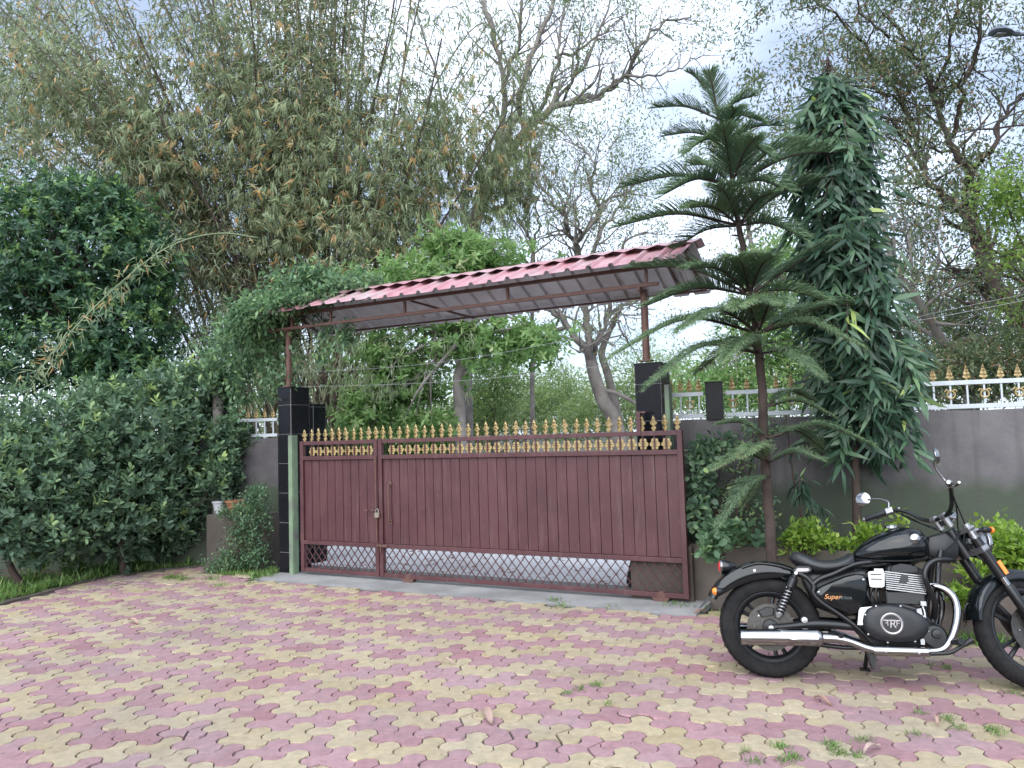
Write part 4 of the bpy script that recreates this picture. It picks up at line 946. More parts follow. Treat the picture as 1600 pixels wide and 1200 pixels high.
# ---- bright green tree in the middle
MY = 13.4
leafy('green_tree', 'bright green drooping leaved tree behind the middle of the gate and canopy', 'tree', at(722, 705, MY),
      [E(735, 520, MY, 1.04, 0.91, 0.71, 2), E(660, 455, MY, 0.83, 0.83, 0.62, 1.5), E(745, 405, MY, 0.79, 0.75, 0.41, 1.6), E(620, 440, MY - .4, 0.58, 0.66, 0.41, 1), E(560, 455, MY - .5, 0.46, 0.58, 0.29, .7), E(820, 535, MY, 0.71, 0.75, 0.41, 1.3), E(600, 560, MY, 0.66, 0.66, 0.66, 1.0), E(570, 640, MY, 0.66, 0.75, 0.54, 1.2), E(650, 610, MY + .4, 0.71, 0.66, 0.62, 1.0), E(660, 660, MY, 0.58, 0.66, 0.33, .7), E(700, 380, MY, 0.50, 0.50, 0.23, .7)],
      3000, 9, 0.115, 0.044, LM['mango'], BK['grey'], [at(718, 640, MY), at(716, 585, MY), at(735, 545, MY), at(730, 470, MY)], 0.13, 'oval', 0.65, 0.3, 0.0, 0.05, 0.35, 0.5, noise=0.75, polar=1.75)
# ---- forked grey tree right of centre
SY = 15.2
sb = at(990, 705, SY); sb[2] = 0
st_ = empty('forked_tree', sb, 0, 'grey forked tree with sparse small leaves behind the right part of the gate', 'tree'); t = Tree()
t.limb([sb - [0, 0, .1]] + px([(962, 665), (943, 627), (929, 587), (923, 560)], SY, .1), .165, .115, 9)
SL = [([(924, 566), (914, 546), (893, 522), (880, 500), (860, 486), (838, 440), (830, 400)], 0.0864, 0.0432), ([(923, 565), (921, 545), (917, 505), (914, 470), (905, 430), (900, 378), (888, 365), (882, 340), (864, 318), (842, 284), (830, 240)], 0.0936, 0.0180),
      ([(924, 562), (933, 533), (946, 507), (968, 482), (990, 470), (1010, 440), (1030, 400)], 0.0576, 0.0216), ([(903, 400), (902, 376), (920, 354), (940, 324), (950, 310), (978, 302), (1000, 280)], 0.0648, 0.0180), ([(938, 326), (924, 294), (928, 258), (916, 238), (892, 220), (880, 200)], 0.0360, 0.0108),
      ([(908, 368), (898, 330), (892, 320), (872, 306), (850, 270)], 0.0288, 0.0108), ([(915, 470), (930, 384), (954, 340), (976, 312), (990, 260)], 0.0504, 0.0144), ([(882, 345), (884, 320), (896, 290), (900, 250)], 0.0288, 0.0101), ([(946, 507), (955, 470), (960, 430), (975, 380), (1010, 360)], 0.0432, 0.0180),
      ([(954, 515), (962, 500), (970, 520), (985, 540)], 0.0324, 0.0144), ([(860, 486), (820, 460), (800, 420)], 0.0360, 0.0144)]
for l, a, b_ in SL:
    p, r = t.limb(px(l, SY, .35), a, b_, 6, 4, 0.025)
    for j in range(4, len(p), 2):
        for q in range(2):
            t.grow(p[j], unit(p[j] - p[j - 1]) + rdir(1)[0] * 0.9 + [0, 0, 0.3], rng.uniform(0.5, 1.0), r[j] * 0.45 + .003, 2, 0.2, 2, 0.8, 0.75, 0.22, 3)
t.limb([at(975, 700, SY + .6)] + px([(963, 645), (950, 587), (940, 556), (943, 540), (955, 512), (971, 478)], SY + .6, .1), .11, .05, 7)
t.limb(px([(935, 610), (965, 615), (1000, 635), (1020, 655)], SY, .1), .05, .03, 6)
t.build('trunk', BK['grey'], st_)
Q, D = t.tip_arrays(); P2, D2 = tufts(Q, D, 5, 0.10, 0.8, -0.1, 0.25)
leaves('crown', P2, D2, rng.uniform(0.06, 0.11, len(P2)), 0.028, sd_tint(len(P2), 0.5, 0.22), LM['sparse'], st_, 'diamond')
# thin tree left of it
tb = at(833, 705, 19); tb[2] = 0; tt = empty('thin_tree', tb, 0, 'thin bare tree between the green tree and the forked tree', 'tree'); t = Tree()
for l, a, b_ in [([(833, 600), (833, 500), (832, 388), (816, 354), (830, 324), (832, 270)], 0.0720, 0.0216), ([(832, 390), (840, 350), (838, 320), (850, 280)], 0.0360, 0.0144), ([(832, 420), (800, 390), (790, 350)], 0.0360, 0.0144), ([(818, 356), (800, 320), (795, 290), (790, 250)], 0.0288, 0.0108)]:
    p, r = t.limb(([tb - [0, 0, .1]] if l[0][1] == 600 else []) + px(l, 19), a, b_, 6, 4, .03)
    for j in range(len(p) // 2, len(p), 2): t.grow(p[j], unit(p[j] - p[j - 1]) + rdir(1)[0] * 0.9 + [0, 0, .3], rng.uniform(.6, 1.1), r[j] * .5 + .003, 3, .2, 2, .75, .75, .2, 3)
t.build('trunk', BK['grey'], tt); Q, D = t.tip_arrays(); P2, D2 = tufts(Q, D, 3, .10, .8, 0, .2); leaves('crown', P2, D2, rng.uniform(.06, .11, len(P2)), .03, sd_tint(len(P2), .5, .22), LM['sparse'], tt, 'diamond')

# ---- two dark limbed trees at the right
def limbtree(name, label, base, Y, limbs, r_tr, n_leaf, mat, lev=3, leafL=(0.07, 0.13), wl=0.032, dens=1.0, sub=(0.6, 1.1), mu=0.5, s_=0.28, start=0.35):
    root = empty(name, (base[0], base[1], 0), 0, label, 'tree'); t = Tree()
    for i, (l, a, b_) in enumerate(limbs):
        pts = px(l, Y, .4)
        if i == 0: pts = [np.array([base[0], base[1], -0.1])] + pts
        p, r = t.limb(pts, a, b_, 8 if a > .1 else 6, 4, .03)
        for j in range(max(2, int(len(p) * start)), len(p), 2):
            for q in range(2):
                if rng.random() < dens: t.grow(p[j], unit(p[j] - p[j - 1]) * .6 + rdir(1)[0] + [0, 0, .15], rng.uniform(*sub), r[j] * .45 + .004, lev, .1, 2, .8, .75, .2, 3)
    t.build('trunk', BK['brown'] if r_tr else BK['grey'], root)
    Q, D = t.tip_arrays(); P2, D2 = tufts(Q, D, n_leaf, .11, .8, -.15, .35)
    leaves('crown', P2, D2, rng.uniform(*leafL, len(P2)), wl, sd_tint(len(P2), mu, s_), mat, root, 'diamond')
limbtree('dark_limbed_tree', 'large dark limbed tree leaning across the upper right corner', at(1680, 690, 14), 14, [
    ([(1640, 560), (1597, 500), (1558, 450), (1540, 410), (1528, 365), (1515, 335)], 0.1872, 0.1224), ([(1516, 345), (1498, 325), (1472, 305), (1450, 282), (1435, 247), (1425, 190), (1400, 150), (1330, 130)], 0.0864, 0.0216),
    ([(1515, 340), (1512, 290), (1516, 265), (1482, 228), (1470, 190), (1457, 140), (1440, 100), (1418, 75), (1390, 20)], 0.0936, 0.0216), ([(1516, 268), (1540, 240), (1556, 225), (1564, 190), (1598, 147), (1630, 110)], 0.0648, 0.0216), ([(1488, 215), (1500, 165), (1505, 130), (1520, 95), (1530, 30), (1540, -40)], 0.0504, 0.0180),
    ([(1457, 145), (1480, 90), (1490, 30), (1500, -40)], 0.0432, 0.0144), ([(1435, 250), (1400, 200), (1360, 165), (1310, 150), (1270, 130)], 0.0432, 0.0144), ([(1425, 190), (1380, 110), (1340, 60), (1300, 20), (1270, 0)], 0.0432, 0.0144), ([(1548, 440), (1580, 400), (1600, 370), (1640, 340)], 0.0504, 0.0216), ([(1390, 60), (1350, 20), (1330, -30)], 0.0288, 0.0144), ([(1540, 410), (1590, 440), (1640, 450)], 0.0360, 0.0216)],
    True, 9, LM['rain'], 3, (0.07, 0.14), .036, 0.9, (.6, 1.15))
limbtree('leaning_tree', 'grey leaning tree behind the drooping leaved tree at the right', at(1530, 690, 12.5), 12.5, [
    ([(1510, 590), (1472, 530), (1437, 481), (1409, 432), (1388, 385), (1370, 330)], 0.1080, 0.0360), ([(1449, 490), (1452, 460), (1465, 415), (1470, 370), (1476, 331)], 0.0360, 0.0144), ([(1409, 432), (1420, 390), (1400, 340)], 0.0288, 0.0108), ([(1480, 540), (1520, 530), (1560, 545), (1600, 560)], 0.0360, 0.0216)],
    False, 9, LM['rain'], 2, (0.07, 0.12), .034, 0.8, (.5, .9))
leafy('lime_tree', 'yellow green leafed branch reaching in at the right edge', 'tree', at(1760, 690, 10.5), [E(1610, 320, 10.5, .60, .7, .55, 1.6), E(1570, 300, 10.5, .35, .4, .35, .8), E(1600, 480, 11, .40, .5, .3, .4), E(1680, 330, 10.5, .7, .8, .8, 1.0), E(1590, 400, 10.5, .45, .5, .25, .6)], 470, 8, 0.09, 0.036, LM['limetree'], BK['brown'], [at(1730, 560, 10.5), at(1680, 420, 10.5)], 0.10, 'diamond', .8, .1, .3, .09, .2, .45, noise=.8)
# ---- greenery filling in low behind the wall and far behind the gate
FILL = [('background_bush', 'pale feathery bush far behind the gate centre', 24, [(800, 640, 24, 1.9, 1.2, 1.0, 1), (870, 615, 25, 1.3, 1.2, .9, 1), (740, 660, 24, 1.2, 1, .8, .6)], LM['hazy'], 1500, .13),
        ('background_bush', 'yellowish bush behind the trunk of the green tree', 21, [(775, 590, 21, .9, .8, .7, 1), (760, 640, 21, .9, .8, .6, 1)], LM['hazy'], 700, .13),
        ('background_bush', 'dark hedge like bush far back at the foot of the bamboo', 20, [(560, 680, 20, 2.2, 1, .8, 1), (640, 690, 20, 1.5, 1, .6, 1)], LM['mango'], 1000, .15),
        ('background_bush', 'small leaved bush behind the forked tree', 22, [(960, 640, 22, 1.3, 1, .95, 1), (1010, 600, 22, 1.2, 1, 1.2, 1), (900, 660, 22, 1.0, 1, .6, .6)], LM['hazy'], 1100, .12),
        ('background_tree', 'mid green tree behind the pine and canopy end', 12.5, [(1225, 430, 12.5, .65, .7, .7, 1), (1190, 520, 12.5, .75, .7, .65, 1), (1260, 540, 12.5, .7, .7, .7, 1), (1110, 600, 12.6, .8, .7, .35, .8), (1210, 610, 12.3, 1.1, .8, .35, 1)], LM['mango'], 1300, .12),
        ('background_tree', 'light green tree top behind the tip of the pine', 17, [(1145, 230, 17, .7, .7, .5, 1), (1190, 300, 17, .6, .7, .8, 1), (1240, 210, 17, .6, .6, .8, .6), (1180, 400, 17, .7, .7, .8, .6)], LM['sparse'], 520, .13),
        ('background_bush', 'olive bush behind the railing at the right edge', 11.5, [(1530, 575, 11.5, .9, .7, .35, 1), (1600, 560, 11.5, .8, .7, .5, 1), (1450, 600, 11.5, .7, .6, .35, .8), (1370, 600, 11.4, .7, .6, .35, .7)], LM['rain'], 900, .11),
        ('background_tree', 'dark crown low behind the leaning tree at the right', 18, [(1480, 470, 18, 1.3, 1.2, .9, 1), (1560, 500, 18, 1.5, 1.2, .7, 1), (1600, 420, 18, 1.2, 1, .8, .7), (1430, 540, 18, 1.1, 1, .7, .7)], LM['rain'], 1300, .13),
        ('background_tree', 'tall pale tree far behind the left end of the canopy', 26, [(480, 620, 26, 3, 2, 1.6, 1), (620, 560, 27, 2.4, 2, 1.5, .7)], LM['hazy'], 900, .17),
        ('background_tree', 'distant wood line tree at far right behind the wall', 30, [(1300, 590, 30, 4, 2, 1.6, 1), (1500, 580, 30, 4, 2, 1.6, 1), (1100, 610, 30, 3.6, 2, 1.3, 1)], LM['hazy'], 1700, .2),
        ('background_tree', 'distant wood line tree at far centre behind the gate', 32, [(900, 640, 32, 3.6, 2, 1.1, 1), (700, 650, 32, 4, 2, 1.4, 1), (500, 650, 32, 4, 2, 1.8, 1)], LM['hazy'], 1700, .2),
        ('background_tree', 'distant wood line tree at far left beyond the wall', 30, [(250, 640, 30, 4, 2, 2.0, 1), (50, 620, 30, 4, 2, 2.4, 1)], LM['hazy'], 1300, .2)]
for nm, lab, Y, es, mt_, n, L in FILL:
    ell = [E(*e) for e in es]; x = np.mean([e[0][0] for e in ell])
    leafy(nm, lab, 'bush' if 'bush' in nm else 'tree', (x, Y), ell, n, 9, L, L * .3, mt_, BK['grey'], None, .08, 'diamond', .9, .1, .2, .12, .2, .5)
# ================================================================== plants on this side of the walls
# ---- young araucaria with tiers of fronds
PY = 6.45
pbz = gz(1213, 966); pine = empty('araucaria_pine', (pbz[0], pbz[1], 0), 0, 'young tiered araucaria pine behind the motorcycle rear wheel', 'tree'); PO = np.array(pine.location)
PY = float(pbz[1])
trunk_px = [(1212, 963), (1205, 868), (1195, 700), (1187, 560), (1172, 460), (1157, 370), (1146, 300), (1135, 215), (1118, 165), (1104, 135)]
tpts = [at(x, y, PY + 0.05 * math.sin(i)) for i, (x, y) in enumerate(trunk_px)]; tpts[0][2] = -0.03
t = Tree(); p_, r_l = t.limb(tpts, 0.054, 0.009, 10, 6, 0.004)
for j in range(6, len(p_), 3):
    a = rng.uniform(0, 6.28); t.mb.tube([p_[j], np.asarray(p_[j]) + np.array([math.cos(a) * .075, math.sin(a) * .075, .012])], [.012, .006], 5)
t.build('trunk', BK['brown'], pine)
WH = [  # whorl centre (px), [(tip px, dy)] branches, a spare, branchlet length
    ((1102, 138), [((1074, 112), 0), ((1118, 108), .1)], 0.35, .08),
    ((1122, 185), [((1024, 168), .1), ((1108, 112), -.15), ((1178, 150), .1), ((1192, 190), -.2)], 0.4, .14),
    ((1134, 222), [((1040, 212), .2), ((1220, 196), .1), ((1070, 240), -.35), ((1205, 245), -.3), ((1150, 170), -.4)], 0.45, .16),
    ((1144, 290), [((974, 292), .1), ((1130, 200), -.45), ((1255, 222), .25), ((1332, 238), .1), ((1035, 305), -.45), ((1080, 258), .5), ((1235, 300), -.45), ((1180, 215), -.5)], 0.6, .20),
    ((1155, 352), [((964, 354), .0), ((1290, 283), .15), ((1075, 325), -.45), ((1055, 388), .35), ((1255, 372), -.4), ((1120, 290), -.55), ((1210, 300), -.5)], 0.65, .20),
    ((1172, 460), [((988, 418), .1), ((1004, 480), -.25), ((1366, 382), .1), ((1150, 402), -.6), ((1075, 420), -.6), ((1290, 470), -.3), ((1240, 425), .4), ((1210, 400), -.6)], 0.7, .20),
    ((1186, 520), [((956, 556), -.15), ((1228, 474), -.65), ((1425, 512), .1), ((1060, 515), -.5), ((1345, 540), -.35), ((1310, 505), .3), ((1150, 480), -.6)], 0.8, .20),
    ((1189, 552), [((1010, 602), -.35), ((1285, 588), -.4), ((1090, 580), .35), ((1130, 560), -.5)], 0.75, .18),
    ((1195, 636), [((1298, 648), -.1), ((1275, 628), .3)], 0.4, .11),
    ((1200, 684), [((1362, 694), -.15), ((1126, 662), .1), ((1290, 705), .3)], 0.5, .15),
    ((1202, 722), [((1118, 730), -.2), ((1280, 716), -.2), ((1160, 712), -.4)], 0.4, .14),
    ((1203, 742), [((1122, 822), -.25), ((1160, 790), .2)], 0.4, .12)]
FP = {False: ([], [], [], [], []), True: ([], [], [], [], [])}; NP_, ND, NL, NT = [], [], [], []
for (cx, cy), tips, arc, bl_ in WH:
    c = at(cx, cy, PY)
    for (tx, ty), dy in tips:
        e = at(tx, ty, PY + dy * 1.3); L_ = np.linalg.norm(e - c); low = cy > 500
        md = (c + e) / 2 + np.array([0, 0, (0.10 if not low else 0.16) * L_])
        pts = np.array(spline([c, md, e], 9)); m_ = len(pts)
        br = MB(); br.tube([q - PO for q in pts], list(np.linspace(.009 + .005 * L_, .003, m_)), 5); br.build('branch', BK['brown'], pine, smooth=4)
        nb = int(L_ / 0.0125) + 9; S_ = FP[low]; tb_ = rng.normal(0, .08)
        for s_ in np.linspace(0.06 if L_ < .5 else 0.14, 1.0, nb):
            i = min(int(s_ * (m_ - 1)), m_ - 2); q = pts[i] + (pts[i + 1] - pts[i]) * (s_ * (m_ - 1) - i); ax = unit(pts[i + 1] - pts[i]); sd = unit(np.cross(ax, [0, 0, 1.0])); upv = np.cross(sd, ax)
            for sg in (-1, 1):
                ln = 1.34 * bl_ * min(1.0, .35 + 2.2 * s_) * (1.0 - .62 * max(0, s_ - .45) / .55) * rng.uniform(.88, 1.08)
                d0 = unit(sd * sg * (0.85 - .3 * s_) + ax * (0.55 + .35 * s_) + upv * (0.34 if not low else 0.26) + rng.normal(size=3) * .035)
                if s_ > .97: d0 = unit(ax + sd * sg * .25)
                nn3 = unit(upv - d0 * (upv @ d0))
                for w_ in range(2):      # two crossed ribbons make one needle-covered strand
                    sdn = nn3 if w_ == 0 else unit(nn3 + np.cross(d0, nn3) * rng.uniform(.7, 1.1) * (1 if rng.random() < .5 else -1))
                    S_[0].append(q); S_[1].append(d0); S_[2].append(ln); S_[3].append(.34 + .25 * s_ + tb_ + rng.normal(0, .09)); S_[4].append(sdn)
                for k_ in range(7):
                    f = (k_ + rng.random()) / 7; o1 = unit(np.cross(d0, rdir(1)[0])); NP_.append(q + d0 * ln * f + nn3 * (.03 if f < .5 else -.12 * (f - .5)) * ln * (1 if not low else 2.4)); ND.append(d0 * .8 + o1 * .7); NL.append(.022); NT.append(.5 + .3 * f)
for low, (a_, b_, c_, d_, e_) in FP.items():
    leaves('branchlets', np.array(a_), np.array(b_), np.array(c_), 0.0066, np.array(d_) + (.12 if low else 0), LM['pine'], pine, 'hang' if low else 'strand', np.array(e_), kind='stuff')
leaves('needles', np.array(NP_), np.array(ND), np.array(NL), 0.0055, np.clip(np.array(NT) + rng.normal(0, .12, len(NT)), 0, 1), LM['pine'], pine, 'needle', kind='stuff')

# ---- weeping ashoka: drooping long leaves round a hidden stem
AY = 7.0
ab = at(1338, 870, AY); ash = empty('weeping_tree', (ab[0], ab[1], 0.42), 0, 'tall narrow weeping tree with long dark drooping leaves before the right wall', 'tree'); AO = np.array(ash.location)
apx = [(1340, 900), (1338, 770), (1330, 600), (1318, 450), (1305, 300), (1296, 180), (1294, 150)]
ac_ = np.array(spline([at(x, y, AY) for x, y in apx], 10)); t = Tree(); t.limb(list(ac_[::6]), .045, .01, 9)
wid = {112: .05, 138: .13, 160: .20, 190: .27, 230: .32, 300: .36, 400: .39, 500: .40, 600: .40, 680: .36, 725: .26, 770: .10}
wy = np.array(sorted(wid)); wv = np.array([wid[k] for k in wy])
lp, ld, lt = [], [], []
for i in range(500):
    y = 112 + 555 * (rng.random() ** 0.92); w_ = np.interp(y, wy, wv)
    k_ = np.interp(y, np.array([a[1] for a in apx])[::-1], np.array([a[0] for a in apx])[::-1]); c = at(k_ + (25 if 420 < y < 740 else 0) * (y - 420) / 320, y, AY)
    a = rng.uniform(0, 2 * PI); rr = w_ * math.sqrt(rng.uniform(.12, 1)); o = np.array([math.cos(a), math.sin(a), 0])
    rr *= .86 + .42 * math.sin(2.3 * a + y * .021) * math.sin(y * .034 + a); rr *= 1.35 if rng.random() < .10 else 1.0; p0 = c + o * rr; hang = rng.uniform(.25, .55); dirn = unit(o * rng.uniform(.0, .42) + rng.normal(size=3) * .22 + np.array([0, 0, -1.0]))
    if i % 3 == 0: t.mb.tube([c + np.array([0, 0, .15]), p0 + np.array([0, 0, .06]), p0 + dirn * hang * .8], [.008, .006, .003], 4, cap=False)
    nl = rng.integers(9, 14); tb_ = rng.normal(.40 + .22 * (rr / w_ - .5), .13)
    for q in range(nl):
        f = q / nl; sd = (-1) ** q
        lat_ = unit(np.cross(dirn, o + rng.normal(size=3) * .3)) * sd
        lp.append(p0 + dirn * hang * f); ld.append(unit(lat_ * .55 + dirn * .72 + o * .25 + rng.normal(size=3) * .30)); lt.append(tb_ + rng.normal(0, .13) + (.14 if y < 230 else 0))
lp = np.array(lp); ld = np.array(ld); n = len(lp)
t.build('trunk', BK['brown'], ash)
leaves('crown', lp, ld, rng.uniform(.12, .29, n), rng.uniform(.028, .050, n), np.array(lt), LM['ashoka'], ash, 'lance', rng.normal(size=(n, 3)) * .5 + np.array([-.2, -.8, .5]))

# ---- vine over the left end of the canopy
vb = G(-0.55, 0.45, 0); vine = empty('vine', (vb[0], vb[1], 0), 0, 'leafy vine smothering the left end of the canopy roof', 'vine')
ell = []
for u, w_, z, a, b_, c_, wt in ((-0.45, .3, 3.35, .45, .5, .16, 1.4), (0.0, .3, 3.50, .45, .4, .13, 1.5), (.45, .28, 3.52, .40, .35, .09, 1.0), (.8, .26, 3.5, .25, .25, .06, .45), (-0.85, .3, 3.20, .45, .5, .35, 1.6), (-1.35, .4, 2.95, .5, .5, .40, 1.7), (-1.75, .5, 2.75, .45, .5, .45, 1.2), (-1.5, .5, 2.45, .55, .5, .40, 1.0), (-.75, .3, 2.75, .35, .4, .45, .6), (.05, .1, 3.66, .25, .2, .12, .5), (-.35, .1, 3.62, .2, .2, .14, .4), (-.55, -.22, 3.22, .35, .12, .16, .9), (-.1, -.2, 3.27, .3, .10, .10, .6), (-.85, -.15, 3.05, .3, .15, .25, .7), (.3, -.1, 3.34, .25, .1, .06, .35)):
    ell.append((G(u, w_, z), np.array([a, b_, c_]), wt))
t = Tree(); st0 = [G(-0.75, .45, 0), G(-.7, .42, 1.2), G(-.62, .35, 2.4), G(-.4, .3, 3.3), G(.1, .28, 3.53), G(.8, .26, 3.52)]; t.limb(st0, .022, .006, 6, 6, .02)
for q in range(40):
    e = ell[rng.integers(len(ell))]; s0 = G(rng.uniform(-.7, .3), .35, rng.uniform(2.9, 3.4)); t.limb([s0, (s0 + e[0]) / 2 + rng.normal(size=3) * .1, e[0] + rdir(1)[0] * e[1]], .008, .003, 4, 4)
for u, z1, z0 in ((-.6, 3.1, 2.2), (-.3, 3.0, 2.1), (.3, 3.0, 2.55), (-1.2, 2.9, 1.9), (.62, 3.0, 2.7)):
    t.limb([G(u, .1, z1), G(u + .04, .12, (z0 + z1) / 2), G(u + .07, .1, z0)], .004, .002, 4, 5, .015)
t.build('stem', BK['brown'], vine)
P, O = blobs(ell, 1150, .45, .3); hp = np.concatenate([np.array([G(u + rng.normal() * .04, .1 + rng.normal() * .03, rng.uniform(z0, z1)) for _ in range(22)]) for u, z1, z0 in ((-.6, 3.1, 2.2), (-.3, 3.0, 2.1), (.3, 3.0, 2.55), (-1.2, 2.9, 1.9), (.62, 3.0, 2.7))])
P = np.concatenate([P, hp]); O = np.concatenate([O, rdir(len(hp))])
P2, D2 = tufts(P, O, 8, .05, .8, .0, .35); leaves('foliage', P2, D2, rng.uniform(.06, .105, len(P2)), rng.uniform(.03, .05, len(P2)), clump_tint(len(P), 8, .5), LM['vine'], vine, 'diamond')

# ---- creeper on the plinth
cr = empty('creeper', (-3.35, 9.72, 0), 0, 'small leaved creeper hanging over the plinth beside the left pillar', 'creeper')
ell = [(np.array([-3.32, 9.72, .62]), np.array([.26, .18, .26]), 1.4), (np.array([-3.25, 9.66, .95]), np.array([.16, .14, .16]), .7), (np.array([-3.45, 9.68, .32]), np.array([.25, .14, .30]), 1.1), (np.array([-3.58, 9.68, .10]), np.array([.36, .16, .14]), .9), (np.array([-3.2, 9.62, .25]), np.array([.14, .12, .25]), .7), (np.array([-3.55, 9.85, .75]), np.array([.3, .15, .1]), .5)]
t = Tree()
for q in range(16):
    x = rng.uniform(-3.7, -3.15); t.limb([np.array([x, 9.66, 0]), np.array([x + .05, 9.62, .4]), np.array([x + rng.uniform(-.1, .2), 9.74, rng.uniform(.6, 1.0)])], .006, .003, 4, 5, .02)
t.build('stem', BK['brown'], cr); P, O = blobs(ell, 620, .35, .3); P = P[P[:, 2] > .01]; O = O[:len(P)]
P2, D2 = tufts(P, O, 8, .03, .8, .15, .15); leaves('foliage', P2, D2, rng.uniform(.03, .06, len(P2)), rng.uniform(.014, .024, len(P2)), clump_tint(len(P), 8, .35), LM['vine'], cr, 'diamond')

# ---- plants in the right planter
def bedplant(name, label, base, ell, n, k, L, W, mat, shape='oval', up=.3, stems=6, group=None, mu=.5, droop=0., r=.012):
    root = empty(name, base, 0, label, 'plant', group); t = Tree(); B = np.asarray(base, float)
    for q in range(stems):
        e = ell[rng.integers(len(ell))]; t.limb([B + rng.normal(size=3) * [.04, .04, 0], (B + e[0]) / 2 + rng.normal(size=3) * .05, e[0] + rdir(1)[0] * e[1] * .6], r, .004, 5, 5)
    t.build('stem', BK['brown'], root); P, O = blobs(ell, n, .3, .3); z = B[2] + .02; P[:, 2] = np.maximum(P[:, 2], z)
    P2, D2 = tufts(P, O, k, .03, .8, up, droop); m_ = len(P2)
    leaves('foliage', P2, D2, L * rng.uniform(.6, 1.35, m_), W * rng.uniform(.7, 1.3, m_), clump_tint(len(P), k, mu), mat, root, shape)
def BE(x, y, Y, a, b_, c_, w=1.): return (at(x, y, Y), np.array([a, b_, c_]), w)
bedplant('climbing_plant', 'dark round leaved climber beside the right end of the gate', (*at(1105, 860, 7.25)[:2], .42), [BE(1098, 740, 7.25, .12, .12, .32, 1.5), BE(1105, 700, 7.3, .16, .12, .10, .7), BE(1092, 800, 7.2, .12, .12, .16, .8), BE(1130, 690, 7.4, .14, .1, .08, .3)], 190, 5, .07, .05, LM['shrub'], 'oval', .0, 5, mu=.42, droop=.3)
bedplant('broad_leaf_plant', 'broad heart shaped leaves spilling over the planter wall near the gate', (*at(1125, 850, 7.0)[:2], .44), [BE(1122, 838, 6.85, .16, .12, .10, 1), BE(1105, 858, 6.75, .10, .08, .08, .7), BE(1150, 835, 6.95, .18, .1, .08, .8), BE(1180, 840, 7.0, .2, .1, .06, .5)], 75, 4, .08, .066, LM['vine'], 'oval', .2, 5, mu=.45)
bedplant('wispy_shrub', 'thin wispy shrub against the grey wall behind the pine trunk', (*at(1165, 850, 7.3)[:2], .42), [BE(1160, 720, 7.4, .2, .12, .3, 1), BE(1180, 800, 7.3, .2, .12, .2, 1), BE(1120, 780, 7.4, .1, .1, .15, .3), BE(1190, 670, 7.45, .22, .1, .08, .5)], 170, 4, .05, .028, LM['shrub'], 'diamond', .1, 9, mu=.68)
bedplant('sapling', 'thin leaning sapling with drooping leaves right of the pine trunk', (*at(1262, 862, 6.9)[:2], .42), [BE(1250, 760, 6.9, .05, .05, .1, .6), BE(1265, 790, 6.9, .06, .06, .12, .8), BE(1240, 700, 6.95, .1, .1, .06, .3)], 26, 4, .13, .022, LM['ashoka'], 'lance', -.4, 0, mu=.5, droop=.6)
sap = MB(); root = [o for o in bpy.data.objects if o.name.startswith('sapling')][0]; B = np.array(root.location)
sap.tube([q - B for q in spline([np.array([B[0], B[1], .4]), at(1258, 830, 6.9), at(1246, 780, 6.9), at(1236, 720, 6.92), at(1228, 650, 6.95)], 5)], list(np.linspace(.017, .006, 21)), 7); sap.build('sapling_stem', BK['brown'], root, smooth=4)
bedplant('lime_bush', 'yellow green bush in the planter behind the motorcycle seat', (*at(1265, 858, 6.75)[:2], .42), [BE(1262, 838, 6.75, .17, .14, .10, 1), BE(1290, 850, 6.7, .15, .12, .05, .6), BE(1240, 848, 6.8, .10, .10, .06, .5)], 170, 6, .055, .032, LM['lime'], 'diamond', .45, 6)
bedplant('lime_bush', 'yellow green leaves just behind the motorcycle tank', (*at(1365, 858, 6.7)[:2], .42), [BE(1365, 835, 6.7, .14, .12, .08, 1), BE(1335, 855, 6.7, .12, .1, .05, .6), BE(1400, 815, 6.8, .10, .1, .06, .3)], 90, 5, .065, .034, LM['lime'], 'diamond', .4, 5)
bedplant('lime_bush', 'large yellow green bush at the right edge behind the front wheel', (*at(1560, 905, 5.95)[:2], .30), [BE(1560, 850, 5.95, .20, .2, .16, 1), BE(1595, 880, 5.9, .2, .2, .14, 1), BE(1525, 890, 5.85, .12, .12, .10, .5), BE(1640, 870, 5.9, .25, .2, .2, 1), BE(1515, 985, 5.68, .10, .05, .05, .3), BE(1500, 930, 5.72, .05, .05, .05, .15)], 330, 7, .06, .036, LM['lime'], 'diamond', .35, 9)
gpl = empty('blade_plant', (*at(1345, 858, 6.7)[:2], .42), 0, 'two long pale strap leaves behind the motorcycle tank', 'plant'); B = np.array(gpl.location)
for tgt in ([at(1345, 830, 6.7), at(1342, 805, 6.7)], [at(1335, 822, 6.7), at(1315, 818, 6.7)]):
    b_ = MB(); pts = spline([B] + tgt, 6); rr = list(np.linspace(.010, .002, len(pts))); b_.tube([p - B for p in pts], rr, 4, sq=.25); b_.build('leaf_blade', surf('pale_blade', (.30, .36, .10), None, rough=.5), gpl, smooth=4)

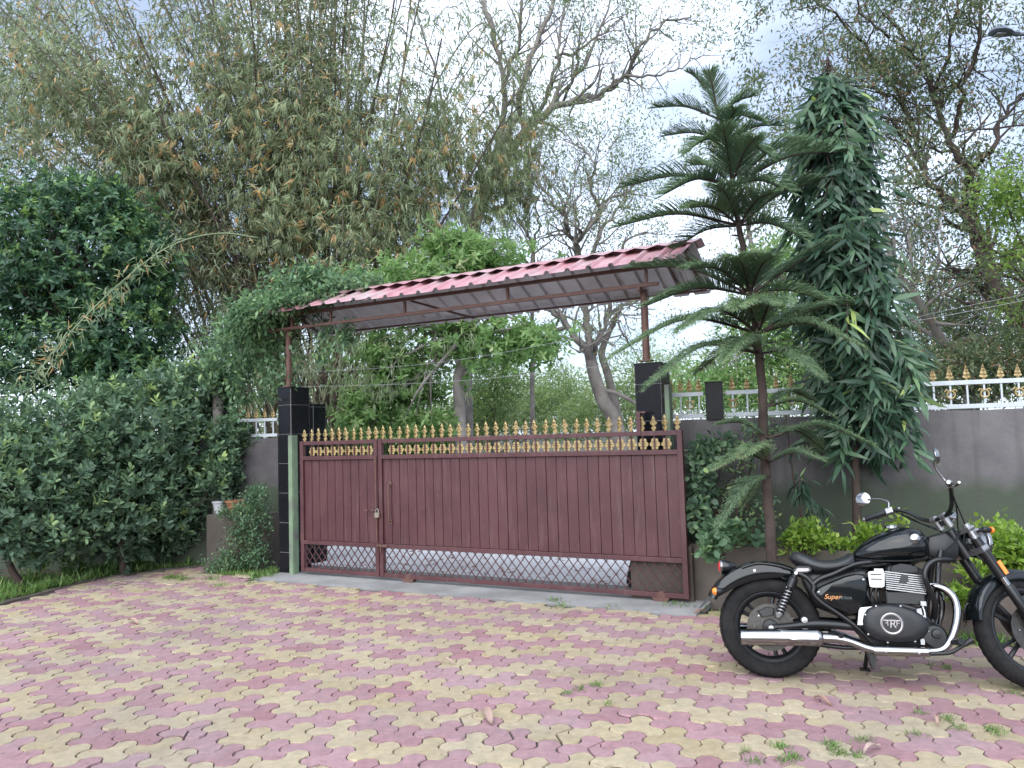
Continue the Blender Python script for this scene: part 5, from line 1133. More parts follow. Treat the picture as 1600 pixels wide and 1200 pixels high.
# ---- fern like fronds and low weeds on the left
cyc = empty('fern_palm', (*gz(170, 895)[:2], 0), 0, 'grey feathery fronds arching low under the left shrubs', 'fern'); B = np.array(cyc.location) + [0, .25, .05]
fp, fd, fl = [], [], []; t = Tree()
for k in range(15):
    a = rng.uniform(PI * .95, PI * 2.05); L_ = rng.uniform(.7, 1.15); o = np.array([math.cos(a), math.sin(a) * .55, 0]); pts = np.array(spline([B, B + o * L_ * .45 + [0, 0, .38 * L_], B + o * L_ + [0, 0, .12]], 10)); t.mb.tube(list(pts), list(np.linspace(.006, .002, len(pts))), 4, cap=False)
    for s_ in np.linspace(.12, .99, 60):
        i = min(int(s_ * (len(pts) - 1)), len(pts) - 2); q = pts[i] + (pts[i + 1] - pts[i]) * (s_ * (len(pts) - 1) - i); ax = unit(pts[i + 1] - pts[i]); sd = unit(np.cross(ax, [0, 0, 1.]))
        for sg in (-1, 1): fp.append(q); fd.append(sd * sg + ax * .7 + np.array([0, 0, -.15])); fl.append(.13 * math.sin(PI * min(.97, .15 + .8 * s_)) + .02)
t.build('stalks', BK['culm_green'], cyc); leaves('fronds', np.array(fp), np.array(fd), np.array(fl), .010, sd_tint(len(fp), .35, .1), LM['shrub'], cyc, 'blade', kind='stuff')
for i_, (x, y, h, lab) in enumerate(((50, 905, .16, 'low light green weed at the far left kerb'), (190, 893, .22, 'taller light green weed at the kerb under the middle shrub'), (115, 900, .12, 'small weed between two others along the left kerb'), (300, 884, .12, 'small weed at the kerb near the plinth'))):
    g = gz(x, y); g = np.array([g[0] - .12, g[1] + .22, 0.0])
    bedplant('weed_plant', lab, tuple(g), [(g + np.array([0, 0, h]), np.array([.20, .14, h * .8]), 1.0)], 60, 6, .06, .026, LM['weed'], 'diamond', .4, 6, 'weeds along the left kerb', .55, r=.006)
def weeds(name, label, spots, mat, hgt, cat='weeds', shape='blade', wr=.12):
    P, D, L_ = [], [], []
    for x, y, r, n, h in spots:
        q = np.stack([x + rng.normal(size=n) * r, y + rng.normal(size=n) * r, np.zeros(n)], 1); P.append(q); D.append(unit(rng.normal(size=(n, 3)) * .55 + [0, 0, .75])); L_.append(h * rng.uniform(.5, 1.3, n))
    P = np.concatenate(P); D = np.concatenate(D); L_ = np.concatenate(L_); o = leaves(name, P, D, L_, L_ * wr, sd_tint(len(P), .55, .22), mat, None, shape); tag(o, label, cat, kind='stuff'); return o
sp = []
for i in range(900):   # grass strip between kerb and shrubs
    k = rng.random(); f = min(int(k * (len(K) - 1)), len(K) - 2); p = np.asarray(K[f]) + (np.asarray(K[f + 1]) - np.asarray(K[f])) * rng.random(); tn = np.asarray(K[f + 1]) - np.asarray(K[f]); nn2 = unit(np.array([-tn[1], tn[0], 0.]))
    if p[1] < 5.5: continue
    q = p + nn2 * rng.uniform(.10, 1.1); sp.append((q[0], q[1], .05, 14, .07 if rng.random() < .8 else .14))
weeds('grass_strip', 'short rough grass between the kerb and the left shrubs', sp, LM['weed'], .08, 'grass')
JW = [(868, 940, 22), (876, 948, 26), (905, 1078, 16), (932, 1072, 22), (885, 1084, 12), (1478, 1045, 16), (1460, 1040, 10), (1480, 1125, 20), (1500, 1138, 14), (1550, 1140, 20), (1560, 1148, 14), (1300, 1165, 34), (1310, 1178, 30), (1340, 1183, 20), (1220, 1168, 30), (1240, 1185, 30), (1225, 1190, 20), (1430, 1148, 14), (1437, 1115, 12), (1350, 1158, 16), (1165, 1175, 8), (1180, 1192, 14), (270, 903, 80), (285, 906, 50), (330, 905, 30), (365, 897, 60), (400, 905, 30), (420, 902, 40), (345, 915, 20), (390, 912, 14), (1045, 945, 14), (955, 950, 8), (1585, 1085, 14), (950, 1100, 8), (1130, 960, 14), (1085, 950, 16), (1055, 948, 14)]
sp = []
for x, y, n in JW:
    g = gz(x, y); sp.append((g[0], g[1], .022 if y > 1000 else .05, n * 3, .035 if y > 1000 else .05))
for i in range(46):
    u = rng.uniform(-1.3, -.4); g = G(u, rng.uniform(-.3, .1)); sp.append((g[0], g[1], .05, 26, .07))
for i in range(34):
    g = np.array([rng.uniform(3.0, 3.6), 5.66 - .26 * 0 + rng.normal() * .04]); g[1] = 5.74 - (g[0] - 3.0) * .26 + rng.normal() * .03; sp.append((g[0], g[1], .03, 14, .09))
weeds('joint_weeds', 'small green weeds sprouting from the paving joints', sp, LM['weed'], .05)
# leaf litter on the drive behind the gate, scattered bits on the paving
n = 420; uu = rng.uniform(.1, 4.4, n); ww = .6 + rng.random(n) ** 1.3 * 5
P = np.array([G(a, b_, .012) for a, b_ in zip(uu, ww)]); D = unit(rng.normal(size=(n, 3)) * [1, 1, .12])
tag(leaves('leaf_litter', P, D, rng.uniform(.05, .13, n), rng.uniform(.012, .035, n), rng.random(n), LM['litter'], None, 'blade'), 'dry leaf litter strewn over the pale driveway', 'leaf litter', kind='stuff')
n = 260; P = []
while len(P) < n:
    q = gz(rng.uniform(0, 1600), rng.uniform(915, 1200), .006)
    if inside(q[0], q[1], pave_poly): P.append(q)
tag(leaves('paving_debris', np.array(P), unit(rng.normal(size=(n, 3)) * [1, 1, .05]), rng.uniform(.012, .035, n), rng.uniform(.003, .010, n), rng.random(n) * .8, LM['litter'], None, 'blade'), 'tiny twigs and leaf crumbs scattered on the pavers', 'debris', kind='stuff')
FL = [(755, 1108, 768, 1132, 'curled pinkish dry leaf lying on the pavers at bottom centre'), (1350, 1178, 1376, 1166, 'pale curled dry leaf on the pavers at lower right'), (200, 970, 216, 975, 'dry pinkish leaf on the pavers at the far left'), (172, 915, 198, 912, 'long dry brown leaf by the left kerb'), (1086, 960, 1103, 955, 'crumpled brown leaf just left of the rear wheel'), (1272, 1092, 1300, 1103, 'flat reddish leaf on the pavers under the motorcycle exhaust'), (1462, 1122, 1466, 1134, 'thin dry leaf upright among weeds at lower right'), (690, 1035, 710, 1037, 'small light leaf flake on the pavers in the middle')]
lit = LM['litter']
for x0, y0, x1, y1, lab in FL:
    a = gz(x0, y0, .008); b_ = gz(x1, y1, .008); L_ = np.linalg.norm(b_ - a); d = (b_ - a) / L_; s_ = np.array([-d[1], d[0], 0]); W_ = L_ * .10; rings = []
    for f in np.linspace(0, 1, 7):
        w_ = W_ * math.sin(PI * (.06 + .88 * f)) ** .8; z = .016 * math.sin(PI * f) + .010 * math.sin(5 * f)
        rings.append([d * L_ * f + s_ * w_ * k + np.array([0, 0, max(0, z) + .012 * k * k]) for k in (-1, -.4, .4, 1)])
    mbx = MB(); mbx.loft(rings, cap=False, closed=False); me = bpy.data.meshes.new('fallen_leaf'); me.from_pydata(mbx.v, [], mbx.f); me.materials.append(lit)
    at_ = me.attributes.new('tint', 'FLOAT', 'FACE'); at_.data.foreach_set('value', np.full(len(me.polygons), rng.uniform(.45, 1.0), np.float32)); o = link('fallen_leaf', me); o.location = a; tag(o, lab, 'leaf', 'fallen leaves on the paving')

# ---- wires and the street lamp
M['wire'] = surf('grey_wire', (.30, .30, .32), None, rough=.5, metal=.3); M['cable'] = surf('black_cable', (.02, .02, .022), None, rough=.6)
def wire(nm, label, pts, r, mat): tag(MB().tube(spline(pts, 8), r, 5).build(nm, mat, smooth=4), label, 'wire')
PLT = G(-.27, .16, 2.29)
wire('fence_wire', 'thin grey wire stretched between the two gate pillar tops', [PLT, G(1.0, .18, 2.24), G(2.2, .18, 2.22), G(3.4, .18, 2.25), G(PRU + .1, .2, 2.29)], .0022, M['wire'])
wire('fence_wire', 'thin grey wire above the pillar wire, rising to the right', [G(-.26, .16, 2.47), G(1.0, .2, 2.44), G(2.2, .2, 2.46), G(3.4, .2, 2.56), G(4.6, .3, 2.72)], .0022, M['wire'])
wire('fence_wire', 'thin grey wire running above the right wall railing', [at(1050, 560, 7.8), at(1250, 530, 7.7), at(1440, 500, 7.6), at(1700, 450, 7.5)], .0025, M['wire'])
wire('fence_wire', 'second thin grey wire above the right railing, lower than the first', [at(1050, 590, 7.8), at(1430, 496, 9.5), at(1600, 460, 9.5), at(1700, 440, 9.5)], .0025, M['wire'])
for lab, l, Y, r in (('thick black cable sagging across the upper right trees', [(1200, 310), (1380, 256), (1500, 212), (1600, 172), (1750, 110)], 10.5, .009), ('upper black cable in the middle of the right side', [(1250, 470), (1420, 430), (1600, 392), (1750, 350)], 10.5, .006), ('lower black cable in the middle of the right side', [(1250, 490), (1420, 448), (1600, 402), (1750, 370)], 10.8, .006)):
    wire('overhead_cable', lab, [at(x, y, Y) for x, y in l], r, M['cable'])
lp_ = at(1760, 60, 9.0); sl_ = empty('street_lamp', (lp_[0], lp_[1], 0), 0, 'grey street lamp head reaching in at the top right corner', 'street lamp'); B = np.array(sl_.location)
M['lampgrey'] = surf('lamp_grey', (.10, .12, .15), (.13, .15, .18), 5, .45, metal=.3)
tp_ = at(1760, 66, 9.0); MB().tube([(0, 0, -.05), (0, 0, tp_[2] + .3)], [.07, .045], 12).build('pole', M['lampgrey'], sl_, smooth=4)
a_ = at(1583, 52, 9.0) - B; MB().tube(spline([np.array([0, 0, tp_[2] + .15]), at(1680, 58, 9.0) - B, a_], 5), .024, 8).build('arm', M['lampgrey'], sl_, smooth=4)
h0 = at(1546, 50, 9.0) - B; dx = a_ - h0; rings = []
for f, w_, hu, hd in ((0, .03, .01, .012), (.12, .09, .045, .022), (.45, .11, .06, .026), (.8, .08, .04, .024), (1.0, .035, .022, .022), (1.25, .03, .022, .022)):
    c = h0 + dx * f; rings.append([c + (0, -w_, 0), c + (0, -w_ * .7, hu * .8), c + (0, 0, hu), c + (0, w_ * .7, hu * .8), c + (0, w_, 0), c + (0, w_ * .6, -hd), c + (0, -w_ * .6, -hd)])
hd_ = MB().loft(rings).build('lamp_head', M['lampgrey'], sl_, smooth=.8)
c = h0 + dx * .42; MB().box(c + np.array([0, 0, -.030]), (.11, .10, .012)).build('diffuser', surf('lamp_diffuser', (.3, .33, .35), None, rough=.2), hd_)
# ================================================================== motorcycle
BKM = {}
BKM['black'] = surf('black_gloss_paint', (0.004, 0.0055, 0.0065), None, rough=0.10, coat=0.25, spec=0.35)
BKM['satin'] = surf('satin_black', (0.009, 0.0095, 0.011), (0.014, 0.015, 0.017), 20, 0.36, spec=0.35)
BKM['frame'] = surf('frame_black', (0.008, 0.0085, 0.0095), None, rough=0.28, spec=0.4)
BKM['chrome'] = surf('chrome', (0.27, 0.268, 0.275), (0.33, 0.325, 0.325), 25, 0.09, metal=1.0)
BKM['alu'] = surf('brushed_aluminium', (0.28, 0.28, 0.29), (0.36, 0.355, 0.355), 30, 0.34, metal=0.85)
BKM['vinyl'] = surf('black_vinyl', (0.013, 0.014, 0.016), (0.02, 0.021, 0.023), 60, 0.45, bump=0.15, bscale=300)
BKM['red'] = surf('red_lens', (0.45, 0.02, 0.02), None, rough=0.15, coat=0.6); BKM['orange'] = surf('orange_lens', (0.80, 0.22, 0.02), None, rough=0.2, coat=0.5)
BKM['badge'] = surf('badge_grey', (0.30, 0.28, 0.28), None, rough=0.35, metal=0.7); BKM['script'] = surf('orange_script', (0.55, 0.24, 0.08), None, rough=0.4); BKM['scriptdim'] = surf('dim_script', (0.07, 0.10, 0.10), None, rough=0.4)
BKM['mirror'] = surf('mirror_glass', (0.75, 0.76, 0.78), None, rough=0.02, metal=1.0); BKM['lens'] = surf('headlamp_glass', (0.55, 0.57, 0.6), None, rough=0.05, metal=0.6)
BKM['disc'] = surf('disc_steel', (0.045, 0.042, 0.04), (0.07, 0.065, 0.058), 40, 0.4, metal=0.7)
bike = empty('motorcycle', (1.6, 5.06, 0.0), 0, 'black and chrome cruiser motorcycle parked leaning on its stand at the right', 'motorcycle')
bike.rotation_euler = (math.radians(-9), 0, math.radians(-15))
def bt(nm, pts, r, mat, n=10, parent=bike, k=6, T=None, sp=True):
    p = spline(pts, k) if (sp and len(pts) > 2) else pts
    if hasattr(r, '__len__'): r = list(np.interp(np.linspace(0, 1, len(p)), np.linspace(0, 1, len(r)), r))
    b = MB().tube(p, r, n)
    if T is not None: b.xf(T)
    return b.build(nm, mat, parent, smooth=0.9)
AXP = Vector((1.174, 0, 0.85)); AXD = Vector((-0.463, 0, 0.886)).normalized()
ST = Matrix.Translation(AXP) @ Matrix.Rotation(math.radians(26), 4, AXD) @ Matrix.Translation(-AXP)
def wheel(nm, cx, cz_, R, w, rim, T, nsp, lab):
    b = MB(); prof = [(rim, -w * .36), (rim + .02, -w * .45), (R - .05, -w * .50), (R - .022, -w * .455), (R - .008, -w * .32), (R - .001, -w * .14), (R, 0), (R - .001, w * .14), (R - .008, w * .32), (R - .022, w * .455), (R - .05, w * .50), (rim + .02, w * .45), (rim, w * .36)]
    b.lathe(prof, 72, (cx, 0, cz_), 'y', closed=True); ty = b.xf(T).build('%s_wheel' % nm, M['rubber'], bike, smooth=4)
    # tread blocks across the crown
    tr = MB()
    for k in range(44):
        a0 = 2 * PI * k / 44
        for sg in (-1, 1):
            rows = []
            for f in (0.10, 0.28, 0.42):
                rr = R + 0.0028 - (0.016 * max(0, f - .14) / .28 if f > .14 else 0); row = []
                for da in (0.0, 0.075): a = a0 + da + sg * f * .12 + (.07 if sg > 0 else 0); row.append((cx + rr * math.cos(a), sg * f * w, cz_ + rr * math.sin(a)))
                rows.append(row)
            vs_ = [p for r_ in rows for p in r_]; tr.add(vs_, [(0, 1, 3, 2), (2, 3, 5, 4)] if sg > 0 else [(1, 0, 2, 3), (3, 2, 4, 5)])
    tr.xf(T).build('tread', M['rubber'], ty)
    b = MB(); b.lathe([(rim + .012, -w * .37), (rim + .004, -w * .40), (rim - .012, -w * .36), (rim - .026, -w * .2), (rim - .026, w * .2), (rim - .012, w * .36), (rim + .004, w * .40), (rim + .012, w * .37)], 56, (cx, 0, cz_), 'y', closed=True); b.xf(T).build('rim', BKM['satin'], ty, smooth=.7)
    for k in range(nsp):
        for off in (-.16, .16):
            a = 2 * PI * k / nsp + off; a2 = 2 * PI * k / nsp + off * .7; r1 = rim - .02
            s_ = MB().tube([(cx + .045 * math.cos(a2 * 1), -.0, cz_ + .045 * math.sin(a2)), (cx + r1 * .6 * math.cos(a), -.004, cz_ + r1 * .6 * math.sin(a)), (cx + r1 * math.cos(a), 0, cz_ + r1 * math.sin(a))], [.016, .012, .015], 6); s_.xf(T).build('spoke', BKM['satin'], ty, smooth=.9)
    b = MB(); b.lathe([(.02, -.075), (.045, -.07), (.058, -.04), (.05, 0), (.058, .04), (.045, .07), (.02, .075)], 24, (cx, 0, cz_), 'y'); b.xf(T).build('hub', BKM['satin'], ty, smooth=.9)
    b = MB(); ds = -w * .5 + .004 if nm == 'rear' else -.062; b.lathe([(.085, ds - .002), (.145, ds - .002), (.145, ds + .002), (.085, ds + .002)], 48, (cx, 0, cz_), 'y', closed=True); b.lathe([(.05, ds - .001), (.088, ds - .001), (.088, ds + .001), (.05, ds + .001)], 24, (cx, 0, cz_), 'y', closed=True)
    b.xf(T).build('brake_disc', BKM['disc'], ty, smooth=.6)
    b = MB().prism([(cx - .075, cz_ + .10), (cx - .02, cz_ + .125), (cx + .03, cz_ + .12), (cx + .02, cz_ + .075), (cx - .05, cz_ + .06)], ds - .03, ds + .02, .06); b.xf(T).build('brake_caliper', BKM['frame'], ty, smooth=.5)
    bol = MB()
    for k in range(8): a = k * PI / 4; bol.lathe([(.005, -.004), (.005, .0)], 8, (cx + .098 * math.cos(a), ds - .002, cz_ + .098 * math.sin(a)), 'y')
    bol.xf(T).build('disc_bolts', BKM['chrome'], ty)
    return ty
I4 = Matrix.Identity(4)
RWX, RWZ, RR_ = .02, .312, .315
wheel('rear', RWX, RWZ, RR_, .150, .212, I4, 5, ''); wheel('front', 1.5, .328, .328, .105, .245, ST, 5, '')
def fender(nm, c, a0, a1, r0, hw, skirt, T, n=26, squash=1.0, grow=0.0):
    rings = []
    for i in range(n):
        f = i / (n - 1); a = math.radians(a0 + (a1 - a0) * f); r = r0 + grow * f; k = 1.0 if 0.06 < f < .94 else .86
        sk = skirt * (math.sin(PI * min(max(f, .05), .95)) ** .35)
        outl = [(-hw, r - sk), (-hw * 1.0, r - sk * .5), (-hw * .93, r - .018), (-hw * .6, r - .004), (0, r), (hw * .6, r - .004), (hw * .93, r - .018), (hw, r - sk * .5), (hw, r - sk)]
        inn = [(y * .955, q - .004) for y, q in reversed(outl)]
        rings.append([(c[0] + q * math.cos(a) * squash, y, c[1] + q * math.sin(a)) for y, q in outl + inn])
    return MB().loft(rings).xf(T).build(nm, BKM['black'], bike, smooth=.9)
rf = fender('rear_fender', (RWX - .015, RWZ), 58, 153, .415, .095, .115, I4)
ff = fender('front_fender', (1.5, .328), 20, 172, .372, .072, .07, ST)
MB().lathe([(.001, -.102), (.009, -.102), (.011, -.095), (.011, -.09)], 10, (-.06, 0, .665), 'y').build('bolt', BKM['chrome'], rf, smooth=.8)
bt('fender_rail', [(.22, -.098, .65), (.12, -.104, .69), (-.03, -.102, .71), (-.14, -.1, .68)], .007, BKM['frame'], 8, rf)
# tail light, indicators, plate bracket
b = MB(); b.lathe([(.048, -.27), (.050, -.262), (.040, -.22), (.024, -.18), (.001, -.165)], 22, (0, 0, .685), 'x'); tl = b.build('tail_light', BKM['black'], bike, smooth=.7)
MB().lathe([(.052, -.262), (.054, -.270), (.050, -.276), (.046, -.272)], 22, (0, 0, .685), 'x', closed=True).build('trim_ring', BKM['chrome'], tl, smooth=.7)
MB().lathe([(.001, -.292), (.025, -.289), (.044, -.276), (.046, -.268), (.001, -.266)], 22, (0, 0, .685), 'x').build('lens', BKM['red'], tl, smooth=.9)
bt('tail_bracket', [(-.17, 0, .66), (-.20, 0, .685)], .018, BKM['frame'], 8)
for sg in (-1, 1):
    b = MB().lathe([(.001, -.335), (.014, -.332), (.023, -.322), (.024, -.305)], 14, (0, sg * .145, .53), 'x'); ind = b.build('rear_indicator', BKM['orange'], bike, smooth=.9)
    MB().lathe([(.025, -.306), (.024, -.285), (.012, -.262), (.001, -.258)], 14, (0, sg * .145, .53), 'x').build('housing', BKM['satin'], ind, smooth=.9)
    bt('indicator_stalk', [(-.28, sg * .14, .53), (-.285, sg * .04, .525)], .008, BKM['satin'], 8)
MB().prism([(-.30, .555), (-.315, .50), (-.37, .455), (-.415, .415), (-.422, .420), (-.378, .470), (-.335, .52), (-.318, .56)], -.045, .045).build('plate_bracket', BKM['frame'], bike)
# seat
def body(nm, st, mat, n=18, p=2.6, flat=.0):
    rings = []
    for x, zb, zt, hw in st:
        zc, h = (zb + zt) / 2, (zt - zb) / 2; ring = []
        for k in range(n):
            a = 2 * PI * k / n; cy, sy = math.cos(a), math.sin(a)
            ring.append((x, hw * math.copysign(abs(cy) ** (2 / p), cy), zc + h * math.copysign(abs(sy) ** (2 / p), sy)))
        rings.append(ring)
    return MB().loft(rings).build(nm, mat, bike, smooth=1.0)
seat = body('seat', [(.165, .735, .755, .06), (.185, .715, .782, .10), (.215, .69, .792, .125), (.255, .668, .775, .140), (.31, .65, .748, .148), (.37, .652, .735, .150), (.44, .664, .738, .145), (.50, .678, .760, .130), (.535, .69, .782, .112), (.55, .70, .778, .10)], BKM['vinyl'])
bt('piping', [(.185, -.103, .742), (.255, -.146, .715), (.37, -.155, .688), (.50, -.135, .712), (.545, -.108, .732)], .005, BKM['vinyl'], 6, seat)
b = MB().prism([(.165, .665), (.18, .69), (.205, .70), (.275, .70), (.29, .685), (.285, .665), (.26, .655), (.19, .65)], -.165, -.150, .05); b.build('grab_loop', BKM['satin'], bike, smooth=.6)
MB().prism([(.185, .668), (.20, .685), (.265, .685), (.272, .672), (.255, .666), (.195, .662)], -.1665, -.160).build('grab_loop_recess', BKM['badge'], bike)
# tank
tank = body('fuel_tank', [(.545, .735, .765, .035), (.57, .728, .800, .070), (.62, .722, .848, .098), (.70, .718, .898, .125), (.78, .718, .930, .143), (.86, .720, .948, .150), (.92, .724, .945, .143), (.965, .735, .925, .118), (.99, .755, .890, .082), (1.0, .785, .85, .045)], BKM['black'], 24, 2.5)
bt('tank_seam', [(.56, -.060, .742), (.70, -.118, .735), (.86, -.142, .738), (.96, -.11, .752)], .006, BKM['frame'], 6, tank)
MB().lathe([(.001, -.152), (.026, -.152), (.032, -.147), (.034, -.138), (.034, -.12)], 24, (.902, 0, .872), 'y').build('tank_badge', BKM['chrome'], tank, smooth=.7)
MB().lathe([(.042, .940), (.042, .955), (.036, .961), (.001, .963)], 22, (.80, 0, 0)).build('filler_cap', BKM['chrome'], tank, smooth=.7)
# side panel with lettering
PNL = [(.292, .535), (.305, .556), (.335, .576), (.40, .606), (.478, .638), (.545, .655), (.585, .652), (.602, .63), (.600, .55), (.585, .50), (.555, .44), (.53, .415), (.50, .408), (.45, .424), (.389, .450), (.33, .487), (.300, .515)]
for sg, nm in ((-1, 'side_panel'), (1, 'side_panel')):
    sp_ = MB().prism(PNL, sg * .178, sg * .10, .035).build(nm, BKM['black'], bike, smooth=.8)
    if sg < 0:
        def letters(tx, x, z, size, mat, nm2, y, shear=0., par=sp_):
            cu = bpy.data.curves.new('t', 'FONT'); cu.body = tx; cu.size = size; cu.extrude = .0008; cu.shear = shear; cu.align_x = 'CENTER'; cu.align_y = 'CENTER'
            ob = bpy.data.objects.new('t', cu); COL.objects.link(ob); dg = bpy.context.evaluated_depsgraph_get(); me = bpy.data.meshes.new_from_object(ob.evaluated_get(dg)); bpy.data.objects.remove(ob)
            me.materials.clear(); me.materials.append(mat); o = link(nm2, me, par); o.location = (x, y, z); o.rotation_euler = (PI / 2, 0, 0); return o
        letters('Super', .392, .513, .042, BKM['script'], 'lettering', -.1795, .35); letters('METEOR', .467, .508, .020, BKM['scriptdim'], 'lettering', -.1795)
        for x, z in ((.315, .540), (.58, .62)): MB().lathe([(.001, -.182), (.007, -.181), (.008, -.177)], 10, (x, 0, z), 'y').build('bolt', BKM['chrome'], sp_, smooth=.8)
body('battery_box', [(.24, .58, .66, .09), (.30, .44, .68, .10), (.45, .38, .69, .10), (.58, .40, .70, .10), (.63, .45, .69, .09)], BKM['satin'], 16, 4)
# frame
for sg in (-1, 1):
    bt('frame_rail', [(.20, sg * .15, .655), (.255, sg * .152, .625), (.29, sg * .155, .575), (.286, sg * .155, .53), (.33, sg * .155, .478), (.42, sg * .15, .415), (.53, sg * .145, .328), (.60, sg * .14, .25)], .0165, BKM['frame'], 10)
    bt('seat_rail', [(.285, sg * .155, .585), (.33, sg * .150, .62), (.42, sg * .14, .655), (.55, sg * .11, .712), (.72, sg * .07, .735)], .0165, BKM['frame'], 10)
    bt('swingarm', [(RWX, sg * .118, RWZ), (.14, sg * .125, .325), (.30, sg * .13, .345), (.56, sg * .12, .335)], [.018, .022, .026, .028], BKM['satin'], 10)
    sw = MB().lathe([(.001, sg * .160), (.018, sg * .158), (.022, sg * .145), (.022, sg * .12)], 16, (.222, 0, .367), 'y').build('pivot_bolt', BKM['alu'], bike, smooth=.7)
    MB().lathe([(.001, sg * .158), (.016, sg * .155), (.02, sg * .14), (.02, sg * .11)], 16, (RWX, 0, RWZ), 'y').build('axle_nut', BKM['alu'], bike, smooth=.7)
    # shock absorber
    a_, b_ = Vector((.187, sg * .165, .650)), Vector((.060, sg * .155, .372)); d_ = b_ - a_
    sh = MB().tube([a_, a_ + d_ * .08, a_ + d_ * .10, a_ + d_ * .30, a_ + d_ * .32, b_], [.018, .018, .028, .030, .014, .014], 14).build('shock_absorber', BKM['frame'], bike, smooth=.7)
    hx = d_.orthogonal().normalized(); hy = d_.normalized().cross(hx); co_ = []
    for k in range(8 * 10 + 1):
        f = k / 80; an = 2 * PI * f * 8; co_.append(a_ + d_ * (.33 + .55 * f) + (hx * math.cos(an) + hy * math.sin(an)) * .024)
    MB().tube(co_, .0052, 6).build('spring', BKM['chrome'], sh, smooth=4)
    MB().tube([a_ + d_ * .87, a_ + d_ * .9, b_ - d_ * .02], [.027, .027, .016], 14).build('spring_seat', BKM['alu'], sh, smooth=.7)
    MB().lathe([(.001, sg * .19), (.010, sg * .19), (.014, sg * .18), (.014, sg * .15)], 12, (.187, 0, .655), 'y').build('bolt', BKM['chrome'], sh, smooth=.7)
    bt('down_tube', [(1.06, sg * .05, .80), (1.03, sg * .08, .70), (1.00, sg * .10, .54), (.965, sg * .11, .40), (.93, sg * .11, .28), (.86, sg * .12, .20), (.70, sg * .13, .195), (.58, sg * .14, .225)], .017, BKM['frame'], 10)
bt('backbone', [(.56, 0, .70), (.80, 0, .73), (1.02, 0, .80), (1.13, 0, .86)], .034, BKM['frame'], 12)
hdv = AXD; MB().tube([AXP - hdv * .10, AXP + hdv * .09], .038, 14).build('steering_head', BKM['frame'], bike, smooth=.7)
MB().prism([(.97, .78), (1.00, .885), (1.10, .915), (1.17, .84), (1.16, .76), (1.08, .725)], -.055, .055, .05).build('head_shroud', BKM['satin'], bike, smooth=.7)
# engine
MB().prism([(.555, .30), (.56, .42), (.62, .475), (.80, .485), (.90, .46), (.955, .38), (.94, .26), (.86, .205), (.66, .200), (.58, .235)], -.155, .155, .04).build('crankcase', BKM['satin'], bike, smooth=.6)
COV = [(.552, .375), (.562, .415), (.585, .448), (.63, .470), (.70, .480), (.775, .474), (.85, .450), (.905, .415), (.932, .370), (.925, .325), (.895, .285), (.84, .262), (.76, .250), (.68, .250), (.61, .265), (.57, .295), (.553, .335)]
cv = MB(); c0 = (.735, .365)
def cr_(k, y): return [(c0[0] + (x - c0[0]) * k, y, c0[1] + (z - c0[1]) * k) for x, z in COV]
cv.loft([cr_(1.0, -.15), cr_(1.0, -.182), cr_(.965, -.194), (cr_(.90, -.202)), cr_(.80, -.209), cr_(.6, -.212)]); cov = cv.build('engine_cover', BKM['satin'], bike, smooth=.7)
for k in range(1, 17, 2):
    x, z = COV[k]; MB().lathe([(.001, -.199), (.006, -.198), (.0075, -.19)], 8, (c0[0] + (x - c0[0]) * .945, 0, c0[1] + (z - c0[1]) * .945), 'y').build('bolt', BKM['alu'], cov, smooth=.8)
EX, EZ = .712, .366
em = MB().lathe([(.050, -.213), (.051, -.218), (.058, -.220), (.064, -.217), (.065, -.205)], 40, (EX, 0, EZ), 'y').build('emblem', BKM['badge'], cov, smooth=.6)
MB().lathe([(.001, -.2165), (.051, -.2165), (.051, -.205)], 32, (EX, 0, EZ), 'y').build('emblem_face', BKM['satin'], cov)
letters('R', EX + .004, EZ - .002, .068, BKM['badge'], 'emblem_letter', -.2185, .1, cov); o = letters('F', EX + .032, EZ + .002, .046, BKM['badge'], 'emblem_letter', -.2185, 0, cov); o = letters('F', EX - .028, EZ + .002, .046, BKM['badge'], 'emblem_letter', -.2175, 0, cov); o.scale = (-1, 1, 1)
MB().box((EX, -.2178, EZ + .020), (.092, .002, .006)).build('emblem_bar', BKM['badge'], cov)
MB().prism([(.86, .455), (.885, .46), (.90, .33), (.885, .25), (.865, .25)], -.195, -.16).build('cover_strip', BKM['alu'], bike)
MB().lathe([(.001, -.20), (.06, -.198), (.072, -.185), (.075, -.15)], 28, (.945, 0, .30), 'y').build('front_cover', BKM['frame'], bike, smooth=.7)
MB().lathe([(.001, -.215), (.026, -.213), (.030, -.2)], 20, (.955, 0, .315), 'y').build('oil_filter_cap', BKM['frame'], bike, smooth=.7)
ch = MB().prism([(.520, .345), (.535, .440), (.548, .458), (.625, .468), (.60, .43), (.575, .395), (.56, .345)], -.185, -.12, .04); ch.build('sprocket_cover', BKM['chrome'], bike, smooth=.6)
MB().box((.815, 0, .515), (.225, .30, .085)).build('cylinder_barrel', BKM['frame'], bike, bevel=.01)
hd2 = MB().prism([(.715, .555), (.718, .685), (.735, .708), (.80, .716), (.88, .710), (.925, .690), (.930, .545)], -.150, .150, .05).build('cylinder_head', BKM['frame'], bike, smooth=.6)
for k in range(9):
    z = .556 + .0128 * k; f = k / 8
    MB().prism([(.712 - .006, z + .010), (.918 + .008, z - .014), (.918 + .008, z - .008), (.712 - .006, z + .016)], -.176, .176).build('cooling_fin', BKM['alu'], hd2)
MB().prism([(.775, .60), (.80, .66), (.835, .655), (.835, .615), (.815, .60)], -.182, -.15, .04).build('spark_plug_cover', BKM['frame'], hd2, smooth=.6)
MB().prism([(.735, .665), (.745, .705), (.80, .722), (.86, .716), (.905, .695), (.905, .665)], -.162, .162, .05).build('rocker_cover', BKM['satin'], hd2, smooth=.6)
